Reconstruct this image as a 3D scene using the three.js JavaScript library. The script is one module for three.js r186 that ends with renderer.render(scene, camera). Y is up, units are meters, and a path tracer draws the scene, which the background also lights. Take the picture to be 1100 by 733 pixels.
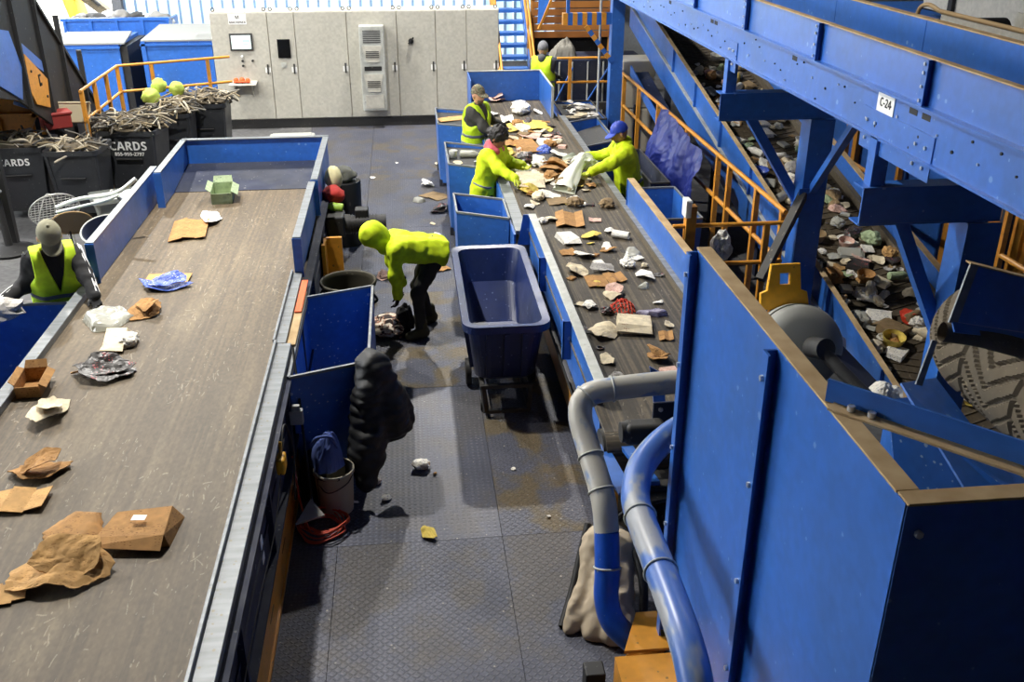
import * as THREE from 'three';
import { mergeGeometries, mergeVertices } from 'three/addons/utils/BufferGeometryUtils.js';
import { RoundedBoxGeometry } from 'three/addons/geometries/RoundedBoxGeometry.js';
import { TextGeometry } from 'three/addons/geometries/TextGeometry.js';
import { FontLoader } from 'three/addons/loaders/FontLoader.js';

// ---------- camera, sky, exposure ----------
const scene = new THREE.Scene();
const camera = new THREE.PerspectiveCamera(38.38, 1100 / 733, 0.1, 300);
camera.rotation.order = 'YXZ';
camera.position.set(0, 4.46, 0);
camera.rotation.set(-25.243 * Math.PI / 180, -6.128 * Math.PI / 180, 0);
scene.background = new THREE.Color(0.93, 0.97, 1.0);
scene.backgroundIntensity = 10.0;
const renderer = new THREE.WebGLRenderer({ antialias: true });
renderer.toneMapping = THREE.LinearToneMapping;
renderer.toneMappingExposure = 1.15;
renderer.shadowMap.enabled = true;
const LAMP_CD = 350;                                   // candela of one high-bay lamp

// ---------- random, noise ----------
let seed = 7;
const srand = (s) => { seed = s >>> 0; };
function rnd() { seed = (seed + 0x6D2B79F5) >>> 0; let t = seed; t = Math.imul(t ^ (t >>> 15), t | 1); t ^= t + Math.imul(t ^ (t >>> 7), t | 61); return ((t ^ (t >>> 14)) >>> 0) / 4294967296; }
const rr = (a, b) => a + (b - a) * rnd();
const pick = (a) => a[Math.floor(rnd() * a.length)];
const clamp = (x, a, b) => Math.max(a, Math.min(b, x));
const mixn = (a, b, t) => a + (b - a) * t;
const sstep = (a, b, x) => { const t = clamp((x - a) / (b - a), 0, 1); return t * t * (3 - 2 * t); };
function hash3(x, y, z) { let h = Math.imul(x, 374761393) ^ Math.imul(y, 668265263) ^ Math.imul(z, 2147483647 ^ 915488749); h = Math.imul(h ^ (h >>> 13), 1274126177); return ((h ^ (h >>> 16)) >>> 0) / 4294967296; }
function vnoise(x, y, z) {
  const xi = Math.floor(x), yi = Math.floor(y), zi = Math.floor(z), f = (t) => t * t * (3 - 2 * t);
  const u = f(x - xi), v = f(y - yi), w = f(z - zi); let r = 0;
  for (let i = 0; i < 2; i++) for (let j = 0; j < 2; j++) for (let k = 0; k < 2; k++) r += (i ? u : 1 - u) * (j ? v : 1 - v) * (k ? w : 1 - w) * hash3(xi + i, yi + j, zi + k);
  return r * 2 - 1;
}
// tileable 2D noise, period p
function tnoise(x, y, p, q, s = 0) {
  const xi = Math.floor(x), yi = Math.floor(y), f = (t) => t * t * (3 - 2 * t), u = f(x - xi), v = f(y - yi);
  const h = (i, j) => hash3(((i % p) + p) % p, ((j % q) + q) % q, s);
  return (h(xi, yi) * (1 - u) + h(xi + 1, yi) * u) * (1 - v) + (h(xi, yi + 1) * (1 - u) + h(xi + 1, yi + 1) * u) * v;
}
function tfbm(u, v, p, q, oct, s) { let a = 0.5, r = 0, n = 0; for (let i = 0; i < oct; i++) { r += a * tnoise(u * p, v * q, p, q, s + i * 17); n += a; p *= 2; q *= 2; a *= 0.5; } return r / n; }

// ---------- textures ----------
function dataTex(w, h, fn, { srgb = true, repeat = [1, 1] } = {}) {
  const d = new Uint8Array(w * h * 4);
  for (let j = 0; j < h; j++) for (let i = 0; i < w; i++) {
    const c = fn(i / w, j / h, i, j), o = (j * w + i) * 4;
    if (typeof c === 'number') d[o] = d[o + 1] = d[o + 2] = clamp(c, 0, 255); else { d[o] = clamp(c[0], 0, 255); d[o + 1] = clamp(c[1], 0, 255); d[o + 2] = clamp(c[2], 0, 255); }
    d[o + 3] = 255;
  }
  const t = new THREE.DataTexture(d, w, h); t.wrapS = t.wrapT = THREE.RepeatWrapping; t.magFilter = THREE.LinearFilter; t.minFilter = THREE.LinearMipmapLinearFilter; t.generateMipmaps = true;
  if (srgb) t.colorSpace = THREE.SRGBColorSpace; t.repeat.set(...repeat); t.needsUpdate = true; return t;
}
const mix3 = (a, b, t) => [mixn(a[0], b[0], t), mixn(a[1], b[1], t), mixn(a[2], b[2], t)];
// scattered specks of dust or chips: density 0..1 of cells that carry one
function speck(u, v, n, dens, s) { const x = u * n, y = v * n, xi = Math.floor(x), yi = Math.floor(y); if (hash3(xi, yi, s) > dens) return 0; const cx = 0.2 + 0.6 * hash3(xi, yi, s + 1), cy = 0.2 + 0.6 * hash3(xi, yi, s + 2), r = 0.06 + 0.2 * hash3(xi, yi, s + 3); return Math.hypot(x - xi - cx, y - yi - cy) < r ? 1 : 0; }
function paintTex(col, chip, chipDens, dirt = 0.12, s = 1, size = 512) {
  return dataTex(size, size, (u, v) => {
    const n = tfbm(u, v, 4, 4, 5, s), f = tfbm(u, v, 48, 48, 2, s + 90);
    let c = mix3(col, [70, 66, 58], dirt * sstep(0.45, 0.75, n));
    c = c.map((x) => x * (0.93 + 0.12 * f));
    if (speck(u, v, 60, chipDens, s + 5) || speck(u, v, 25, chipDens * 0.4, s + 9)) c = mix3(c, chip, 0.75);
    return c;
  }, { repeat: [0.5, 0.5] });
}
const roughTex = (lo, hi, s, p = 6) => dataTex(256, 256, (u, v) => { const x = 255 * mixn(lo, hi, tfbm(u, v, p, p, 4, s)); return [x, x, x]; }, { srgb: false, repeat: [0.7, 0.7] });

const std = (o) => new THREE.MeshStandardMaterial(o);
const phy = (o) => new THREE.MeshPhysicalMaterial(o);
const rPaint = roughTex(0.28, 0.5, 3), rDull = roughTex(0.55, 0.95, 8);
const M = {};
M.blue = phy({ map: paintTex([44, 100, 184], [130, 160, 205], 0.025, 0.10, 11), roughness: 1, roughnessMap: rPaint, clearcoat: 0.35, clearcoatRoughness: 0.35 });
M.blueChip = phy({ map: paintTex([44, 100, 184], [190, 198, 208], 0.16, 0.14, 21), roughness: 1, roughnessMap: rPaint, clearcoat: 0.2, clearcoatRoughness: 0.4 });
M.blueGloss = phy({ map: M.blue.map, roughness: 1, roughnessMap: rPaint, clearcoat: 0.8, clearcoatRoughness: 0.3 });
M.navyDark = std({ map: paintTex([30, 38, 62], [120, 120, 120], 0.06, 0.35, 43), roughness: 1, roughnessMap: rDull });
M.orange = std({ map: paintTex([208, 142, 50], [110, 90, 60], 0.06, 0.22, 51), roughness: 1, roughnessMap: rPaint });
M.dustTan = std({ map: dataTex(256, 256, (u, v) => { const n = tfbm(u, v, 8, 8, 5, 4); return mix3([150, 122, 84], [196, 172, 134], n); }, { repeat: [1.3, 1.3] }), roughness: 0.95 });
M.steel = std({ map: dataTex(256, 256, (u, v) => { const n = tfbm(u, v, 4, 32, 4, 14), s = speck(u, v, 30, 0.15, 3); const g = 104 + 46 * n; return s ? [118, 110, 96] : [g * 0.97, g, g * 1.02]; }, { repeat: [1, 1] }), roughness: 0.5, metalness: 0.3 });
M.darkSteel = std({ map: paintTex([62, 62, 62], [130, 120, 105], 0.1, 0.4, 61), roughness: 0.6, metalness: 0.4 });
M.black = std({ map: paintTex([26, 26, 27], [90, 88, 84], 0.06, 0.3, 71), roughness: 0.6 });
M.blackPlastic = std({ map: paintTex([44, 46, 50], [105, 105, 105], 0.08, 0.25, 73), roughness: 1, roughnessMap: rPaint });
M.cabinet = std({ map: paintTex([176, 173, 162], [150, 156, 146], 0.012, 0.02, 81), roughness: 0.5 });
M.cabinetTop = std({ map: paintTex([196, 192, 178], [140, 130, 110], 0.1, 0.2, 83), roughness: 0.6 });
M.white = std({ color: 0xe8e8e4, roughness: 0.5 });
M.greyPlastic = std({ map: paintTex([176, 178, 172], [130, 130, 125], 0.05, 0.2, 85), roughness: 0.55 });
M.rubber = std({ map: paintTex([92, 82, 66], [130, 116, 92], 0.15, 0.25, 91), roughness: 0.9 });
M.bolt = std({ color: 0xc9cbd0, roughness: 0.35, metalness: 0.7 });
M.yellow = std({ map: paintTex([232, 168, 22], [120, 90, 40], 0.06, 0.2, 93), roughness: 0.5 });
// belts: streaks along the run (v), flecks of dirt
function beltTex(base, dark, light, s, fleckDens, w = 1024, h = 1024, rep = [0.5, 0.25]) {
  const marks = new Uint8Array(w * h); srand(s * 977 + 5);
  for (let k = 0; k < fleckDens; k++) {           // dried splashes and scuffs
    let x = rnd() * w, y = rnd() * h, a = rr(-0.5, 0.5) + (rnd() < 0.8 ? Math.PI / 2 : 0); const L = Math.pow(rnd(), 3) * 26 + 2, r = rr(0.5, 2.3);
    for (let q = 0; q < L; q++) { x += Math.cos(a); y += Math.sin(a); a += rr(-0.1, 0.1); for (let i = -2; i <= 2; i++) for (let j = -2; j <= 2; j++) if (i * i + j * j <= r * r && rnd() < 0.75) marks[(((y + j) | 0) + h) % h * w + (((x + i) | 0) + w) % w] = 90 + rnd() * 120; }
  }
  return dataTex(w, h, (u, v, i, j) => {
    const broad = tfbm(u, v, 6, 3, 4, s), st = tfbm(u, v, 90, 3, 3, s + 40), st2 = tfbm(u, v, 24, 2, 3, s + 60), g = tfbm(u, v, 128, 128, 2, s + 80);
    let c = mix3(base, dark, sstep(0.36, 0.62, st) * 0.9 * (0.25 + 0.75 * sstep(0.4, 0.6, tfbm(u, v, 2, 1, 2, s + 99))));
    c = mix3(c, light, sstep(0.55, 0.85, st2) * 0.22 + sstep(0.5, 0.8, broad) * 0.35);
    c = c.map((x) => x * (0.86 + 0.28 * g));
    const m = marks[j * w + i]; if (m && tfbm(u, v, 9, 9, 2, s + 7) > 0.44) c = mix3(c, [176, 166, 144], m / 255 * 0.75);
    return c;
  }, { repeat: rep });
}
M.beltWide = std({ map: beltTex([96, 82, 62], [44, 39, 32], [124, 110, 86], 5, 1500), roughness: 0.62 });
M.beltMid = std({ map: beltTex([88, 78, 62], [54, 48, 40], [120, 108, 86], 9, 900), roughness: 0.7 });
M.beltChevron = std({ map: beltTex([74, 64, 48], [44, 38, 30], [104, 92, 70], 13, 700), roughness: 0.85 });
// tread plate: raised lozenges as bump, dirt as colour
function lozenge(u, v, n) { const x = u * n, y = v * n, i = Math.floor(x), j = Math.floor(y), fx = x - i - 0.5, fy = y - j - 0.5, s = (i + j) % 2 ? 1 : -1, a = (fx + s * fy) * 0.7071, b = (fx - s * fy) * 0.7071; return Math.pow(a / 0.55, 2) + Math.pow(b / 0.17, 2) < 1 ? 1 : 0; }
const bumpLoz = dataTex(512, 512, (u, v) => lozenge(u, v, 16) * 255, { srgb: false, repeat: [1 / 0.52, 1 / 0.52] });
const bumpStud = dataTex(512, 512, (u, v) => { const x = u * 12 % 1 - 0.5, y = v * 12 % 1 - 0.5; return Math.hypot(x, y * 1.3) < 0.24 ? 255 : 0; }, { srgb: false, repeat: [1 / 0.55, 1 / 0.55] });
const floorMap = (s, brown, stud) => dataTex(640, 1280, (u, v) => {
  const n = tfbm(u, v, 3, 6, 5, s), m = tfbm(u, v, 5, 9, 5, s + 33), g = tfbm(u, v, 100, 200, 2, s + 70);
  let c = mix3([64, 67, 80], [84, 86, 98], n);
  c = mix3(c, [96, 84, 62], brown * sstep(0.42, 0.68, m)); c = c.map((x) => x * (0.85 + 0.3 * g));
  const X = u * 1.22, Y2 = v * 2.44, lug = stud ? (Math.hypot((X / 0.0458) % 1 - 0.5, ((Y2 / 0.0458) % 1 - 0.5) * 1.3) < 0.24) : lozenge((X / 0.52) % 1, (Y2 / 0.52) % 1, 16);
  if (lug) c = mix3(c, [150, 150, 156], (stud ? 0.42 : 0.24) * (0.3 + 0.9 * n) * (1 - 0.6 * sstep(0.42, 0.68, m) * brown));
  if (speck(u * 0.5, v, 90, 0.02, s)) c = [150, 146, 138];
  return c;
}, { repeat: [1 / 1.22, 1 / 2.44] });
M.plate = [0, 1, 2].map((k) => std({ map: floorMap(100 + k * 7, [0.35, 0.95, 0.6][k]), bumpMap: bumpLoz, bumpScale: 0.006, roughness: 0.55, metalness: 0.25 }));
M.plateStud = std({ map: floorMap(131, 0.25, true), bumpMap: bumpStud, bumpScale: 0.006, roughness: 0.5, metalness: 0.25 });
M.concrete = std({ map: dataTex(512, 512, (u, v) => { const n = tfbm(u, v, 4, 4, 6, 55), g = tfbm(u, v, 90, 90, 2, 5); return mix3([66, 66, 68], [96, 95, 94], n).map((x) => x * (0.85 + 0.3 * g)); }, { repeat: [0.25, 0.25] }), roughness: 0.85 });
M.concreteLight = std({ map: dataTex(256, 256, (u, v) => { const n = tfbm(u, v, 4, 4, 6, 56); return mix3([170, 163, 146], [206, 200, 184], n); }, { repeat: [0.5, 0.5] }), roughness: 0.9 });
M.wall = std({ map: paintTex([112, 115, 118], [90, 90, 90], 0.03, 0.1, 95), roughness: 0.7 });
M.roof = std({ color: 0x54585c, roughness: 0.8 });

// ---------- geometry helpers (all in metres; y up) ----------
const V = (x, y, z) => new THREE.Vector3(x, y, z);
function metreUV(g) {                               // uv in metres by the face's main direction
  if (g.index) g = g.toNonIndexed();
  g.computeVertexNormals === undefined; const p = g.attributes.position, uv = new Float32Array(p.count * 2), a = V(), b = V(), c = V(), n = V();
  for (let i = 0; i < p.count; i += 3) {
    a.fromBufferAttribute(p, i); b.fromBufferAttribute(p, i + 1); c.fromBufferAttribute(p, i + 2); n.copy(b).sub(a).cross(c.clone().sub(a));
    const X = Math.abs(n.x), Y = Math.abs(n.y), Z = Math.abs(n.z);
    for (let k = 0; k < 3; k++) { const q = k === 0 ? a : k === 1 ? b : c; const s = Y >= X && Y >= Z ? [q.x, q.z] : X >= Z ? [q.z, q.y] : [q.x, q.y]; uv[(i + k) * 2] = s[0]; uv[(i + k) * 2 + 1] = s[1]; }
  }
  g.setAttribute('uv', new THREE.BufferAttribute(uv, 2));
  for (const k of Object.keys(g.attributes)) if (!['position', 'normal', 'uv', 'color'].includes(k)) g.deleteAttribute(k);
  return g;
}
const box = (x0, x1, y0, y1, z0, z1) => { const g = new THREE.BoxGeometry(Math.abs(x1 - x0), Math.abs(y1 - y0), Math.abs(z1 - z0)); g.translate((x0 + x1) / 2, (y0 + y1) / 2, (z0 + z1) / 2); return metreUV(g); };
const rbox = (x0, x1, y0, y1, z0, z1, r = 0.01, s = 2) => { const w = Math.abs(x1 - x0), h = Math.abs(y1 - y0), d = Math.abs(z1 - z0); const g = new RoundedBoxGeometry(w, h, d, s, Math.min(r, w / 2.1, h / 2.1, d / 2.1)); g.translate((x0 + x1) / 2, (y0 + y1) / 2, (z0 + z1) / 2); return metreUV(g); };
function bar(p0, p1, w = 0.05, h = w, roll = 0) {    // square bar between two points
  const a = V(...p0), b = V(...p1), L = a.distanceTo(b), g = new THREE.BoxGeometry(w, h, L), d = b.clone().sub(a).normalize();
  const up = Math.abs(d.y) > 0.99 ? V(0, 0, 1) : V(0, 1, 0), x = up.clone().cross(d).normalize(), y = d.clone().cross(x);
  if (roll) g.rotateZ(roll);
  g.applyMatrix4(new THREE.Matrix4().makeBasis(x, y, d).setPosition(a.add(b).multiplyScalar(0.5))); return metreUV(g);
}
function rod(p0, p1, r = 0.02, seg = 10, r2 = r) {
  const a = V(...p0), b = V(...p1), L = a.distanceTo(b), g = new THREE.CylinderGeometry(r2, r, L, seg);
  g.applyQuaternion(new THREE.Quaternion().setFromUnitVectors(V(0, 1, 0), b.clone().sub(a).normalize())); g.translate(...a.add(b).multiplyScalar(0.5).toArray()); return smoothUV(g);
}
const smoothUV = (g) => { if (g.index) g = g.toNonIndexed(); for (const k of Object.keys(g.attributes)) if (!['position', 'normal', 'uv', 'color'].includes(k)) g.deleteAttribute(k); return g; };
const tube = (pts, r, n = 24, seg = 8, closed = false) => smoothUV(new THREE.TubeGeometry(new THREE.CatmullRomCurve3(pts.map((p) => V(...p)), closed, 'catmullrom', 0.5), n, r, seg, closed));
const lathe = (pts, seg = 24) => smoothUV(new THREE.LatheGeometry(pts.map((p) => new THREE.Vector2(...p)), seg));
// plate from four (or more) corners in one plane, thickness t along its normal
function plate(corners, t = 0.01) {
  const P = corners.map((c) => V(...c)), n = P[1].clone().sub(P[0]).cross(P[2].clone().sub(P[0])).normalize().multiplyScalar(t / 2), N = P.length, pos = [];
  const A = P.map((p) => p.clone().add(n)), B = P.map((p) => p.clone().sub(n)), tri = (a, b, c) => pos.push(...a.toArray(), ...b.toArray(), ...c.toArray());
  for (let i = 1; i < N - 1; i++) { tri(A[0], A[i], A[i + 1]); tri(B[0], B[i + 1], B[i]); }
  for (let i = 0; i < N; i++) { const j = (i + 1) % N; tri(A[i], B[i], B[j]); tri(A[i], B[j], A[j]); }
  const g = new THREE.BufferGeometry(); g.setAttribute('position', new THREE.Float32BufferAttribute(pos, 3)); g.computeVertexNormals(); return metreUV(g);
}
const moved = (g, x, y, z, ry = 0, rx = 0, rz = 0) => { g = g.clone(); if (rx) g.rotateX(rx); if (rz) g.rotateZ(rz); if (ry) g.rotateY(ry); g.translate(x, y, z); return g; };
const scaled = (g, x, y, z) => { g = g.clone(); g.scale(x, y, z); g.computeVertexNormals(); return g; };

// ---------- things and parts ----------
const used = new Map();
function numbered(n) { const k = used.get(n) || 0; used.set(n, k + 1); return k ? `${n}_${String(k).padStart(3, '0')}` : n; }
function thing(name, label, category, pos = [0, 0, 0], turn = 0, group) {
  const o = new THREE.Group(); o.name = numbered(name); o.position.set(...pos); o.rotation.y = turn; o.userData = { label, category }; if (group) o.userData.group = group; scene.add(o); return o;
}
function mesh(name, geos, mat) { const g = Array.isArray(geos) ? (geos.length === 1 ? geos[0] : mergeGeometries(geos)) : geos; const m = new THREE.Mesh(g, mat); m.name = name; m.castShadow = m.receiveShadow = true; return m; }
function part(parent, name, geos, mat, label) {     // geometry given in world metres when the thing is not turned: shifted to its base
  const m = mesh(name, geos, mat); let r = parent; const off = V();
  while (r && r !== scene) { off.add(r.position); r = r.parent; }
  m.geometry = m.geometry.clone().translate(-off.x, -off.y, -off.z);
  if (label) m.userData.label = label; parent.add(m); return m;
}
function lpart(parent, name, geos, mat, label) { const m = mesh(name, geos, mat); if (label) m.userData.label = label; parent.add(m); return m; }   // local geometry
function one(name, geos, mat, label, category, pos, turn = 0, group) {   // a thing that is one mesh, local geometry
  const m = mesh(numbered(name), geos, mat); if (pos) m.position.set(...pos); m.rotation.y = turn; m.userData = { label, category }; if (group) m.userData.group = group; scene.add(m); return m;
}
function struct(name, geos, mat) { const m = mesh(numbered(name), geos, mat); m.userData = { kind: 'structure' }; scene.add(m); return m; }
function sgroup(name) { const g = new THREE.Group(); g.name = numbered(name); g.userData = { kind: 'structure' }; scene.add(g); return g; }
const font = await new FontLoader().loadAsync('fonts/droid/droid_sans_bold.typeface.json');
function text(str, size, depth = 0.004) { const g = new TextGeometry(str, { font, size, depth, curveSegments: 3 }); g.computeBoundingBox(); const b = g.boundingBox; g.translate(-(b.max.x + b.min.x) / 2, -(b.max.y + b.min.y) / 2, 0); return smoothUV(g); }

// ---------- implicit surfaces: distance field -> mesh ----------
function sdfMesh(f, mn, mx, h, colorFn) {
  const nx = Math.ceil((mx[0] - mn[0]) / h) + 1, ny = Math.ceil((mx[1] - mn[1]) / h) + 1, nz = Math.ceil((mx[2] - mn[2]) / h) + 1, F = new Float32Array(nx * ny * nz);
  for (let k = 0, o = 0; k < nz; k++) for (let j = 0; j < ny; j++) for (let i = 0; i < nx; i++) F[o++] = f(mn[0] + i * h, mn[1] + j * h, mn[2] + k * h);
  const id = new Int32Array(nx * ny * nz).fill(-1), pos = [], idx = [], sx = 1, sy = nx, sz = nx * ny, C = [0, sx, sy, sx + sy, sz, sx + sz, sy + sz, sx + sy + sz];
  const E = [[0, 1], [2, 3], [4, 5], [6, 7], [0, 2], [1, 3], [4, 6], [5, 7], [0, 4], [1, 5], [2, 6], [3, 7]];
  for (let k = 0; k < nz - 1; k++) for (let j = 0; j < ny - 1; j++) for (let i = 0; i < nx - 1; i++) {
    const o = i + j * sy + k * sz; let m = 0; for (let q = 0; q < 8; q++) if (F[o + C[q]] < 0) m |= 1 << q; if (m === 0 || m === 255) continue;
    let x = 0, y = 0, z = 0, n = 0;
    for (const [a, b] of E) { const fa = F[o + C[a]], fb = F[o + C[b]]; if ((fa < 0) === (fb < 0)) continue; const t = fa / (fa - fb); x += (a & 1) + ((b & 1) - (a & 1)) * t; y += ((a >> 1) & 1) + (((b >> 1) & 1) - ((a >> 1) & 1)) * t; z += (a >> 2) + ((b >> 2) - (a >> 2)) * t; n++; }
    id[o] = pos.length / 3; pos.push(mn[0] + (i + x / n) * h, mn[1] + (j + y / n) * h, mn[2] + (k + z / n) * h);
  }
  const quad = (a, b, c, d, flip) => { if (a < 0 || b < 0 || c < 0 || d < 0) return; if (flip) idx.push(a, c, b, a, d, c); else idx.push(a, b, c, a, c, d); };
  for (let k = 1; k < nz - 1; k++) for (let j = 1; j < ny - 1; j++) for (let i = 1; i < nx - 1; i++) {
    const o = i + j * sy + k * sz, s = F[o] < 0;
    if (s !== F[o + sx] < 0) quad(id[o - sy - sz], id[o - sz], id[o], id[o - sy], !s);
    if (s !== F[o + sy] < 0) quad(id[o - sx - sz], id[o - sx], id[o], id[o - sz], !s);
    if (s !== F[o + sz] < 0) quad(id[o - sx - sy], id[o - sy], id[o], id[o - sx], !s);
  }
  const g = new THREE.BufferGeometry(); g.setAttribute('position', new THREE.Float32BufferAttribute(pos, 3)); g.setIndex(idx); g.computeVertexNormals();
  const n = pos.length / 3, uv = new Float32Array(n * 2); for (let i = 0; i < n; i++) { uv[i * 2] = pos[i * 3] + pos[i * 3 + 2]; uv[i * 2 + 1] = pos[i * 3 + 1]; } g.setAttribute('uv', new THREE.BufferAttribute(uv, 2));
  if (colorFn) { const c = new Float32Array(n * 3); for (let i = 0; i < n; i++) { const q = colorFn(pos[i * 3], pos[i * 3 + 1], pos[i * 3 + 2]); c[i * 3] = q[0]; c[i * 3 + 1] = q[1]; c[i * 3 + 2] = q[2]; } g.setAttribute('color', new THREE.BufferAttribute(c, 3)); }
  return g.toNonIndexed();
}
const cap = (a, b, ra, rb = ra) => { const dx = b[0] - a[0], dy = b[1] - a[1], dz = b[2] - a[2], L = dx * dx + dy * dy + dz * dz || 1e-9; return (x, y, z) => { const px = x - a[0], py = y - a[1], pz = z - a[2]; let t = (px * dx + py * dy + pz * dz) / L; t = t < 0 ? 0 : t > 1 ? 1 : t; return Math.hypot(px - dx * t, py - dy * t, pz - dz * t) - (ra + (rb - ra) * t); }; };
const ell = (c, r) => (x, y, z) => { const a = (x - c[0]) / r[0], b = (y - c[1]) / r[1], d = (z - c[2]) / r[2], k = Math.hypot(a, b, d); return (k - 1) * Math.min(r[0], r[1], r[2]) * (k > 1 ? 1 : 1); };
const smin = (a, b, k) => { const h = Math.max(k - Math.abs(a - b), 0) / k; return Math.min(a, b) - h * h * k * 0.25; };
const join = (fs, k = 0.05) => (x, y, z) => { let d = 1e9; for (const f of fs) d = smin(d, f(x, y, z), k); return d; };

// ---------- the hall ----------
{
  struct('floor', [box(-14, 13, -0.3, -0.02, -24, 18)], M.concrete);
  const fl = scene.getObjectByName('floor'); srand(3);
  for (let i = 0; i < 5; i++) for (let j = 0; j < 9; j++) {               // tread plates, 1.22 x 2.44 m, 4 mm joints
    const x0 = -1.87 + i * 1.22, z1 = -1.12 - j * 2.44; if (x0 > 3) continue;
    const stud = j === 2 && i < 2, m = stud ? M.plateStud : (j === 2 && i === 2) || (j === 3 && i > 0) ? M.plate[1] : M.plate[(i * 2 + j) % 4 === 0 && j > 2 ? 2 : 0];
    const g = box(x0 + 0.002, x0 + 1.218, -0.02, rr(-0.0015, 0.0015), z1 - 2.438, z1 - 0.002); const p = mesh('tread_plate', g, m); fl.add(p);
  }
  for (const [x0, x1, z0, z1] of [[-14, -1.872, -24, 18], [4.23, 13, -24, 18], [-1.872, 4.23, -1.12, 18]]) fl.add(mesh('concrete_slab', box(x0, x1, -0.02, 0, z0, z1), M.concrete));
  struct('ceiling', [box(-14.2, 13.2, 9.5, 9.7, -24.2, 18.2)], M.roof);
  struct('wall_left', [box(-14.2, -14, 0, 3, -24.2, 18.2), box(-14.2, -14, 7.2, 9.5, -24.2, 18.2), box(-14.2, -14, 3, 7.2, -24.2, -21), box(-14.2, -14, 3, 7.2, -3, 18.2)], M.wall);
  struct('wall_right', [box(13, 13.2, 0, 9.5, -24.2, 18.2)], M.wall);
  struct('wall_front', [box(-14, 13, 0, 9.5, 18, 18.2)], M.wall);
  // back wall: solid above and to the side, translucent corrugated sheets low down, and an open gateway to the yard
  struct('wall_back', [box(-14, 13, 6, 9.5, -24.2, -24), box(3.6, 13, 0, 6, -24.2, -24), box(-6.45, -6.25, 0, 6, -24.2, -23.9), box(-6.25, 3.6, 0, 0.5, -24.2, -24), box(-14, -13.2, 0, 6, -24.2, -24)], M.wall);
  const w = sgroup('window_1');
  const sheetM = phy({ color: new THREE.Color(0.80, 0.92, 1.0), transmission: 0.3, roughness: 1, thickness: 0 });
  const ribM = phy({ color: new THREE.Color(0.28, 0.42, 0.60), transmission: 0.25, roughness: 1, thickness: 0 });
  for (let i = 0; i < 10; i++) w.add(mesh('translucent_sheet', box(-6.25 + i * 0.985 + 0.003, -6.25 + (i + 1) * 0.985 - 0.003, 0.5, 6, -24.1, -24.096), sheetM));
  for (let i = 0; i < 41; i++) { const x = -6.22 + i * 0.24; w.add(mesh('corrugation_rib', plate([[x - 0.03, 0.5, -24.09], [x - 0.03, 6, -24.09], [x + 0.03, 6, -24.05], [x + 0.03, 0.5, -24.05]], 0.004), ribM)); }
  const w2 = sgroup('window_2');
  for (let i = 0; i < 12; i++) w2.add(mesh('window_pane', box(-14.12, -14.116, 3, 7.2, -21 + i * 18 / 12 + 0.01, -21 + (i + 1) * 18 / 12 - 0.01), phy({ color: 0xffffff, transmission: 1, roughness: 0, thickness: 0 })));
  for (let i = 0; i <= 12; i++) w2.add(mesh('mullion', box(-14.12, -14.02, 3, 7.2, -21.03 + i * 18 / 12, -20.97 + i * 18 / 12), M.darkSteel));
  for (const y of [2.35, 4.2]) w.add(mesh('girt', box(-6.25, 3.6, y, y + 0.12, -24.05, -23.95), M.darkSteel));
  struct('yard_ground', [box(-60, 40, -0.3, -0.02, -90, -24.2)], M.concreteLight);
}
// ---------- lamps (above the frame) ----------
function highBay(x, z, label) {
  const t = thing('high_bay_lamp', label, 'lamp', [x, 8.3, z], 0, 'high-bay lamps under the roof');
  lpart(t, 'reflector', lathe([[0.06, 0.32], [0.12, 0.3], [0.2, 0.16], [0.26, 0.02], [0.265, 0], [0.25, 0.01], [0.18, 0.15], [0.1, 0.26]], 32), M.steel);
  lpart(t, 'driver_box', rbox(-0.09, 0.09, 0.3, 0.5, -0.09, 0.09, 0.02), M.black);
  lpart(t, 'hanger', rod([0, 0.5, 0], [0, 1.2, 0], 0.008, 6), M.steel);
  const lens = new THREE.CylinderGeometry(0.235, 0.235, 0.012, 32); lens.translate(0, 0.03, 0);
  const lm = lpart(t, 'lamp_lens', smoothUV(lens), std({ color: 0xffffff, emissive: new THREE.Color(1, 0.97, 0.9), emissiveIntensity: 8 }));
  lm.castShadow = false;
  const s = new THREE.SpotLight(new THREE.Color(1, 0.965, 0.90), LAMP_CD, 0, 1.30, 0.35, 2); s.position.set(0, 0.0, 0); s.target.position.set(0, -5, 0); t.add(s, s.target);
  s.castShadow = true; s.shadow.radius = 9; s.shadow.mapSize.set(2048, 2048);
}
highBay(-2.7, -9.9, 'round high-bay lamp hanging over the wide belt');
highBay(-5.5, -17.8, 'round high-bay lamp hanging over the control cabinets');
highBay(-10.0, -12.5, 'round high-bay lamp hanging over the scrap bins');
highBay(1.2, -18.5, 'round high-bay lamp hanging over the stairs');

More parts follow.
